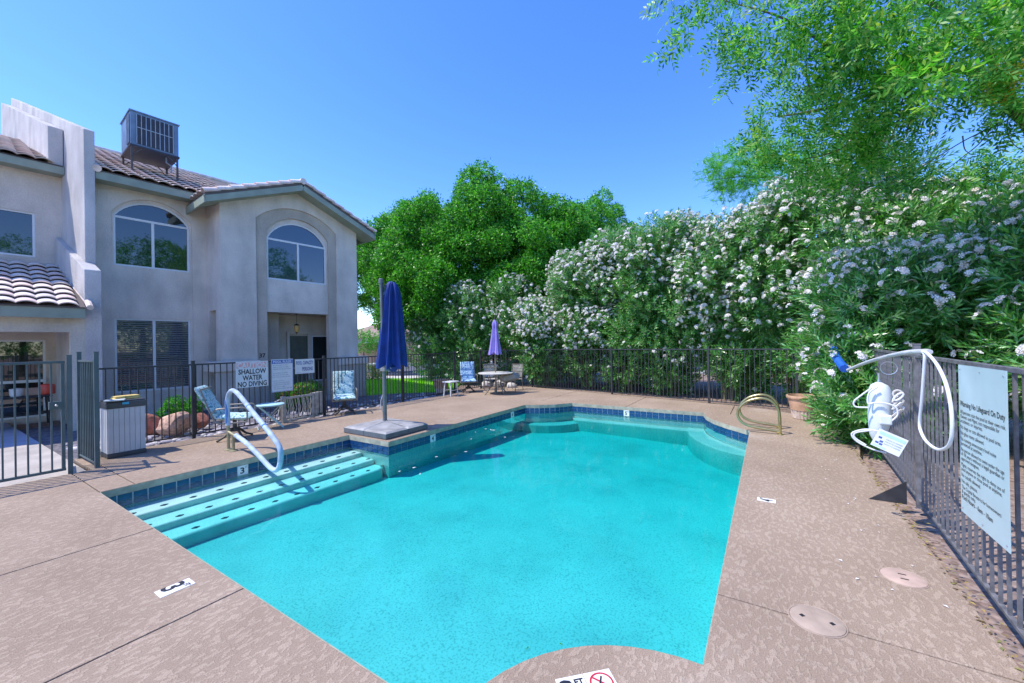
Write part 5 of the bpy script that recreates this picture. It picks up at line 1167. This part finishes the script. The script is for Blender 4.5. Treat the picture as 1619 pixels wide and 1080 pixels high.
shade_tree('shade tree standing partly hidden behind the townhouse corner', Vector((-8, 25, -.1)), [(-7.8, 25, 7.6, 2.4, 2.3), (-6.6, 24.5, 8.8, 2.0, 1.8), (-9.6, 25.5, 5.8, 2.2, 2.6), (-7.0, 24.5, 5.4, 2.3, 2.2), (-5.2, 25, 8.6, 2.2, 2.2)], [('trunk', [(-8, 25, -.1), (-8, 25, 3), (-7.6, 25, 6)], .22, .1)], dens=22)
shade_tree('dark green tree rising behind the left peak of the oleander hedge', Vector((5.3, 25, -.1)), [(5.4, 25, 9.4, 2.0, 1.9), (4.6, 25.4, 7.2, 2.2, 2.4), (6.6, 25, 7.0, 2.0, 2.2), (3.4, 24.6, 6.2, 2.0, 2.4)], [('trunk', [(5.3, 25, -.1), (5.2, 25, 3), (5.3, 25, 7)], .22, .1)], dens=24)
for k, (x, y, h) in enumerate(((14.5, -1.5, 10.5), (13.0, -7.5, 10), (19.5, 4.0, 11), (7.5, -12.5, 9))):
    shade_tree(('shade tree right of the camera, outside the photo, mirrored in the upper windows', 'second tree outside the photo, behind the camera at right', 'third tree outside the photo, farthest right', 'fourth tree outside the photo, behind the camera')[k], Vector((x, y, -.1)), [(x, y, h-2.5, 2.8, 2.5), (x+1.5, y+1.5, h-4.5, 2.6, 2.5), (x-1.5, y-1.5, h-4.8, 2.6, 2.4), (x, y, h-6.5, 3, 2.2)], [('trunk', [(x, y, -.1), (x, y, 2.5), (x, y, 6)], .25, .1)], dens=7, sub=16, rr=(.8, 1.2), group='trees outside the photo mirrored in the windows')
# small distant bushes beyond road
for k, (x, y, lb) in enumerate(((-15.8, 42.5, 'low pale bush in front of the far block wall, left of the umbrella'), (-4.0, 40, 'dark bush by the far block wall behind the umbrella'))):
    shade_tree(lb, Vector((x, y, 0)), [(x, y, 2.2, 1.8, 1.4), (x+1.5, y, 1.9, 1.5, 1.2)], [('trunk', [(x, y, 0), (x, y, 1.4)], .1, .05)], dens=6, group='bushes by the far wall', name='far_bush')

# ash tree overhanging at the upper right -------------------------------------
def ash_leaf(seed):
    r_ = np.random.default_rng(seed); V = []
    for i, (t, s) in enumerate(((.35, 1), (.35, -1), (.6, 1), (.6, -1), (.85, 1), (.85, -1), (1, 0))):
        p = np.array([0, .24*t, -.05*t*t]); d = np.array([s*.85, .5 if s else 1, -.18]); V += leaf_quad(p, d,   .102*r_.uniform(.85, 1.15), .036, .2, side=np.cross(d, [0, .2, 1.]))
    V += [[-.002, 0, 0], [.002, 0, 0], [.002, .24, -.05], [-.002, .24, -.05]]
    return np.array(V), np.arange(len(V)).reshape(-1, 4)
def ash_spray(seed):
    r_ = np.random.default_rng(seed); V, F = [], []; L_ = .5
    for i in range(8):
        lv, lf = ash_leaf(seed*10+i); a = i*2.4; t = .15+.85*i/7; el = r_.uniform(.5, 1.2)
        Rz = np.array([[math.cos(a), -math.sin(a), 0], [math.sin(a), math.cos(a), 0], [0, 0, 1]]); Rx = np.array([[1, 0, 0], [0, math.cos(el), -math.sin(el)], [0, math.sin(el), math.cos(el)]])
        q = (Rz @ Rx @ lv.T).T+np.array([0, 0, L_*t]); F.append(lf+len(V)*0+sum(len(x) for x in V)); V.append(q)
    return np.concatenate(V), np.concatenate(F)
AS = [ash_spray(s) for s in (21, 22)]
def px3(x, y, d):      # a point at distance d (metres forward) in the direction of the photo pixel
    r = ray(x, y); t = d/r.y; return (r.x*t, d, CAMH+r.z*t)
ash_base = Vector((8.8, 6.6, -.1)); lobes = []
for x, y, d, r in ((1120, 5, 6.2, .35), (1180, 25, 6.0, .5), (1245, 20, 5.8, .5), (1290, 60, 5.8, .55), (1300, 130, 6.0, .5), (1340, 40, 5.4, .6), (1400, 60, 5.6, .75), (1400, 160, 6.2, .7), (1320, 200, 6.6, .6), (1230, 190, 7.4, .5), (1210, 235, 7.6, .45), (1290, 250, 7.4, .6), (1370, 240, 7.0, .65), (1470, 60, 5.0, .7), (1540, 40, 5.2, .8), (1610, 60, 4.8, .75), (1470, 120, 5.6, .35), (1560, 90, 5.2, .4), (1625, 120, 5.4, .3), (1420, 200, 6.6, .3), (1350, -40, 6.0, .6), (1480, -40, 5.8, .6), (1620, -40, 5.6, .7), (1240, -40, 6.2, .5), (1530, 165, 5.6, .12), (1600, 175, 5.6, .1), (1700, 60, 5.6, .7)):
    lobes.append((*px3(x, y, d), r))
t = thing('ash_tree', 'leafy ash tree overhanging from the upper right corner with drooping leaflets', 'tree', ash_base, 0)
blobs = [(x-ash_base.x, y-ash_base.y, z-ash_base.z, r) for x, y, z, r in lobes]
Pp, Dd = [], []
for (x, y, z, r) in blobs:
    n = int(58*r**2)+5; d = rng.normal(size=(n, 3)); d /= np.linalg.norm(d, axis=1, keepdims=True); nc = max(3, int(9*r)); cc_ = rng.normal(size=(nc, 3)); cc_ = cc_/np.linalg.norm(cc_, axis=1, keepdims=True)*(r*rng.random(nc)**.5)[:, None]; Pp.append(np.array([x, y, z])+cc_[rng.integers(0, nc, n)]+d*(.22*rng.random(n))[:, None]); Dd.append(d*.8+np.array([-.25, -.1, -.25])+rng.normal(0, .3, (n, 3)))
Pp = np.concatenate(Pp); Dd = np.concatenate(Dd); hf = rng.random(len(Pp)) < .5; VV, FF, n0 = [], [], 0
for q, s in ((0, hf), (1, ~hf)):
    V, F = scatter(AS[q][0], AS[q][1], Pp[s], Dd[s], rng.uniform(.65, 1.05, s.sum())); VV.append(V); FF.append(F+n0); n0 += len(V)
npobj('crown', np.concatenate(VV), np.concatenate(FF), M['ash'], t)
def limb(name, pts, r0, r1, parent, base, mat='bark', n=7):
    b_ = MB(); P_ = bez([Vector(q)-base for q in pts], 6); b_.tube(P_, [r0+(r1-r0)*i/(len(P_)-1) for i in range(len(P_))], n); b_.build(name, M[mat], parent, smooth=True)
limb('trunk', [(8.8, 6.6, -.1), (8.6, 6.4, 2), (8.0, 6.0, 4.0), px3(1640, 210, 5.6), px3(1600, 165, 5.5)], .2, .09, t, ash_base)
limb('limb', [px3(1605, 172, 5.5), px3(1570, 130, 5.5), px3(1530, 112, 5.6), px3(1470, 112, 5.8), px3(1400, 140, 6.1), px3(1310, 170, 6.6), px3(1230, 185, 7.2)], .075, .015, t, ash_base)
limb('limb', [px3(1580, 140, 5.5), px3(1560, 80, 5.4), px3(1500, 20, 5.5), px3(1400, -20, 5.8)], .05, .02, t, ash_base)
limb('limb', [px3(1400, 140, 6.1), px3(1330, 90, 6.0), px3(1240, 30, 6.0), px3(1140, 0, 6.2)], .03, .008, t, ash_base)
limb('limb', [px3(1470, 112, 5.8), px3(1420, 90, 5.8), px3(1370, 40, 5.8), px3(1310, 10, 6)], .03, .01, t, ash_base)
limb('limb', [px3(1400, 140, 6.1), px3(1370, 190, 6.5), px3(1330, 235, 7), px3(1260, 255, 7.3)], .028, .008, t, ash_base)
limb('limb', [px3(1310, 170, 6.6), px3(1280, 140, 6.3), px3(1275, 100, 6.1)], .015, .006, t, ash_base)
for pts in ([(1575, 190), (1550, 225), (1520, 250), (1490, 273)], [(1600, 170), (1592, 200), (1600, 225), (1619, 240)], [(1560, 205), (1520, 225), (1460, 262), (1450, 268)], [(1480, 120), (1465, 150), (1440, 190), (1430, 215)], [(1460, 118), (1430, 150), (1420, 190), (1400, 240)], [(1522, 215), (1525, 235), (1533, 243)]):
    limb('twig', [px3(x, y, 5.6) for x, y in pts], .009, .004, t, ash_base, 'twig', 5)
d0 = []; 
yp = np.array([px3(1590+random.gauss(0, 12), 128+random.gauss(0, 16), 5.45+random.gauss(0, .12)) for _ in range(26)])-np.array(ash_base); V, F = scatter(AS[0][0], AS[0][1], yp, rng.normal(size=yp.shape), rng.uniform(.35, .6, len(yp))); npobj('yellow_leaves', V, F, M['yleaf'], t)
# feathery mesquite behind, and the one at the right border
def fine_template(seed):
    r_ = np.random.default_rng(seed); V = []
    for k in range(5):
        ax = r_.normal(size=3); ax /= np.linalg.norm(ax); sd = np.cross(ax, r_.normal(size=3)); sd /= np.linalg.norm(sd); L_ = r_.uniform(.12, .2)
        for i in range(6):
            p = ax*L_*i/5
            for s in (-1, 1): V += leaf_quad(p, sd*s+ax*.4, .045, .012, .1, side=np.cross(sd, ax))
    V = np.array(V); return V, np.arange(len(V)).reshape(-1, 4)
FN = [fine_template(s) for s in (31, 32)]
def airy(label, base, lobes, dens, limbs, mat='mesq', tmpl=FN, name='mesquite_tree', s=(.9, 1.4)):
    t = thing(name, label, 'tree', base, 0, 'feathery trees behind the right oleanders'); P_, D_ = [], []
    for x, y, z, r in lobes:
        n = int(dens*r**2); d = rng.normal(size=(n, 3)); d /= np.linalg.norm(d, axis=1, keepdims=True); P_.append(np.array([x, y, z])-np.array(base)+d*(r*rng.random(n)**.5)[:, None]); D_.append(d)
    P_ = np.concatenate(P_); D_ = np.concatenate(D_); V, F = scatter(tmpl[0][0], tmpl[0][1], P_, D_, rng.uniform(s[0], s[1], len(P_))); npobj('crown', V, F, M[mat], t)
    for pts in limbs: limb('limb', pts, .05, .01, t, base)
    limb('trunk', [tuple(base), (base.x, base.y, base.z+2), (base.x-.3, base.y, base.z+4.2)], .16, .08, t, base); return t
mb = Vector((9.2, 14.5, -.1))
airy('feathery light green tree showing against the sky left of the ash', mb, [(*px3(1130, 270, 13.5), .7), (*px3(1165, 255, 13.5), .9), (*px3(1180, 290, 13.5), .9), (*px3(1215, 250, 13.6), 1.0), (*px3(1250, 290, 13.8), 1.2), (*px3(1140, 300, 13.4), .6), (*px3(1290, 270, 14), 1.0)], 210, [[(8.9, 14.5, 4), px3(1250, 300, 13.8), px3(1190, 280, 13.6), px3(1120, 285, 13.4)], [(8.9, 14.5, 4), px3(1270, 280, 13.8), px3(1215, 250, 13.7)]])
mb2 = Vector((9.6, 7.2, -.1))
airy('feathery tree branch reaching in at the right border above the oleanders', mb2, [(*px3(1480, 285, 8.2), .35), (*px3(1530, 275, 8.0), .5), (*px3(1590, 265, 7.8), .6), (*px3(1560, 300, 7.8), .6), (*px3(1630, 290, 7.8), .7), (*px3(1620, 330, 7.6), .7)], 190, [[(9.3, 7.2, 4), px3(1600, 290, 7.8), px3(1490, 285, 8.1)]], tmpl=[ash_leaf(5)], name='young_tree', s=(.8, 1.1), mat='ash')
# shrubs in the rock bed
def shrub(label, loc, r, h, mats, dens=60, lf=(.06, .035)):
    t = thing('low_shrub', label, 'shrub', loc, 0); bl = [(random.uniform(-r, r)*.7, random.uniform(-r, r)*.7, random.uniform(.2, .8)*h, r*random.uniform(.35, .55)) for _ in range(12)]
    p, d = blob_shell(bl, dens*4, .4); tt = tuft_template(6, 71, lf[0], lf[1], .03); k = p[:, 2] > 0; p, d = p[k], d[k]
    m = rng.random(len(p)) < (.35 if len(mats) > 1 else 0)
    V, F = scatter(tt[0], tt[1], p[~m], d[~m], rng.uniform(.8, 1.2, (~m).sum())); npobj('foliage', V, F, M[mats[0]], t)
    if m.sum(): V, F = scatter(tt[0], tt[1], p[m], d[m], rng.uniform(.8, 1.2, m.sum())); npobj('red_tips', V, F, M[mats[1]], t)
    b_ = MB()
    for k in range(5): b_.tube([(0, 0, -.05), (random.uniform(-r, r)*.6, random.uniform(-r, r)*.6, h*.6)], .008, 5)
    b_.build('stem', M['bark'], t)
shrub('round bright green shrub below the left lower window', gnd(275, 673)+Vector((-.1, .35, 0)), .36, .62, ('shrub',))
shrub('red tipped green shrub below the pool rules sign', gnd(470, 650)+Vector((-.25, .6, 0)), .55, .62, ('shrub', 'redleaf'))
shrub('dark hedge plant at the back of the lawn', Vector((-7.4, 21.0, 0)), .8, .7, ('oleander', 'redleaf'), dens=20)

# ================================================================== FAR BACKGROUND
w = MB(); w.box(-30, 10, 44, 44.3, -.1, 2.0); o = thing('block_wall', 'tan block wall across the road behind the umbrella', 'wall', (0, 0, 0)); w.build('wall', M['wallb'], o)
b = MB()
for k in range(14): b.box(-30+3*k-.2, -30+3*k+.2, 43.9, 44.4, -.1, 2.06)
b.build('pilaster', M['wallb'], o)
def far_house(label, x0, x1, y0, y1, h, hr_):
    t = thing('far_house', label, 'house', ((x0+x1)/2, y0, 0), 0, 'distant houses'); W_ = (x1-x0)/2; D_ = y1-y0
    b = MB(); b.box(-W_, W_, 0, D_, -.1, h); b.build('wall', M['cream'], t)
    b = MB(); v = [(-W_-.5, -.5, h), (W_+.5, -.5, h), (W_+.5, D_+.5, h), (-W_-.5, D_+.5, h), (-W_*.45, D_/2, h+hr_), (W_*.45, D_/2, h+hr_)]; b.add(v, [(0, 1, 5, 4), (1, 2, 5), (2, 3, 4, 5), (3, 0, 4), (3, 2, 1, 0)]); b.build('roof', M['houser'], t)
    for x in (-W_*.5, W_*.4):
        b = MB(); b.box(x-.7, x+.7, -.06, -.01, 1, 2.2); q = b.build('window', M['white'], t); b = MB(); b.box(x-.6, x+.6, -.08, -.061, 1.1, 2.1); b.build('pane', M['glass'], q)
far_house('brown roofed distant house seen left of the navy umbrella', -22, -9, 50, 60, 2.8, 2.0)
far_house('pale house glimpsed through the oleander canes near the grab rails', 9, 24, 26, 34, 2.9, 1.6)
lp = thing('lamp_post', 'black lamp post with a white lantern behind the lilac umbrella', 'lamp post', Vector((-.86, 18.5, 0)))
b = MB(); b.tube([(0, 0, -.1), (0, 0, 3.0)], .04, 8); b.build('post', M['black'], lp)
b = MB(); b.box(-.1, .1, -.1, .1, 3.0, 3.32); b.build('glass', M['signw'], lp, bev=.01); b = MB(); b.box(-.13, .13, -.13, .13, 3.321, 3.36); b.build('cap', M['black'], lp)
n_ = 90; V = []
for k in range(n_):
    if k < 60: a_, b_ = random.uniform(9.5, 11.6), random.uniform(-.5, 7)
    else: a_, b_ = random.uniform(2, 8), 7.95-abs(random.gauss(0, .35))
    p = PW(a_, b_, .004); th = random.random()*6; s_ = random.uniform(.01, .02); c, q = math.cos(th)*s_, math.sin(th)*s_
    V += [(p.x+c, p.y+q, p.z), (p.x-q*.6, p.y+c*.6, p.z+.004), (p.x-c, p.y-q, p.z), (p.x+q*.6, p.y-c*.6, p.z+.005)]
o = npobj('fallen_petals', np.array(V), np.arange(4*n_).reshape(-1, 4), M['petal']); tag(o, 'white oleander petals scattered on the deck below the hedge', 'petals', kind='stuff')
# dry leaf litter along the right fence
n_ = 420; aa = rng.uniform(.6, 7.6, n_); bb = 8.03+np.abs(rng.normal(0, .07, n_)); V = []
for k in range(n_):
    p = PW(float(aa[k]), float(bb[k]), .003); th = random.random()*6; s_ = random.uniform(.008, .024); c, q = math.cos(th)*s_, math.sin(th)*s_
    V += [(p.x+c, p.y+q, p.z), (p.x-q*.4, p.y+c*.4, p.z+.006), (p.x-c, p.y-q, p.z), (p.x+q*.4, p.y-c*.4, p.z+.005)]
o = npobj('leaf_litter', np.array(V), np.arange(4*n_).reshape(-1, 4), leafmat('dry_leaf', [(.25, .16, .08), (.12, .09, .05), (.5, .36, .1), (.2, .22, .08)], .1)); tag(o, 'dry leaf litter strewn along the deck edge under the right fence', 'leaf litter', kind='stuff')
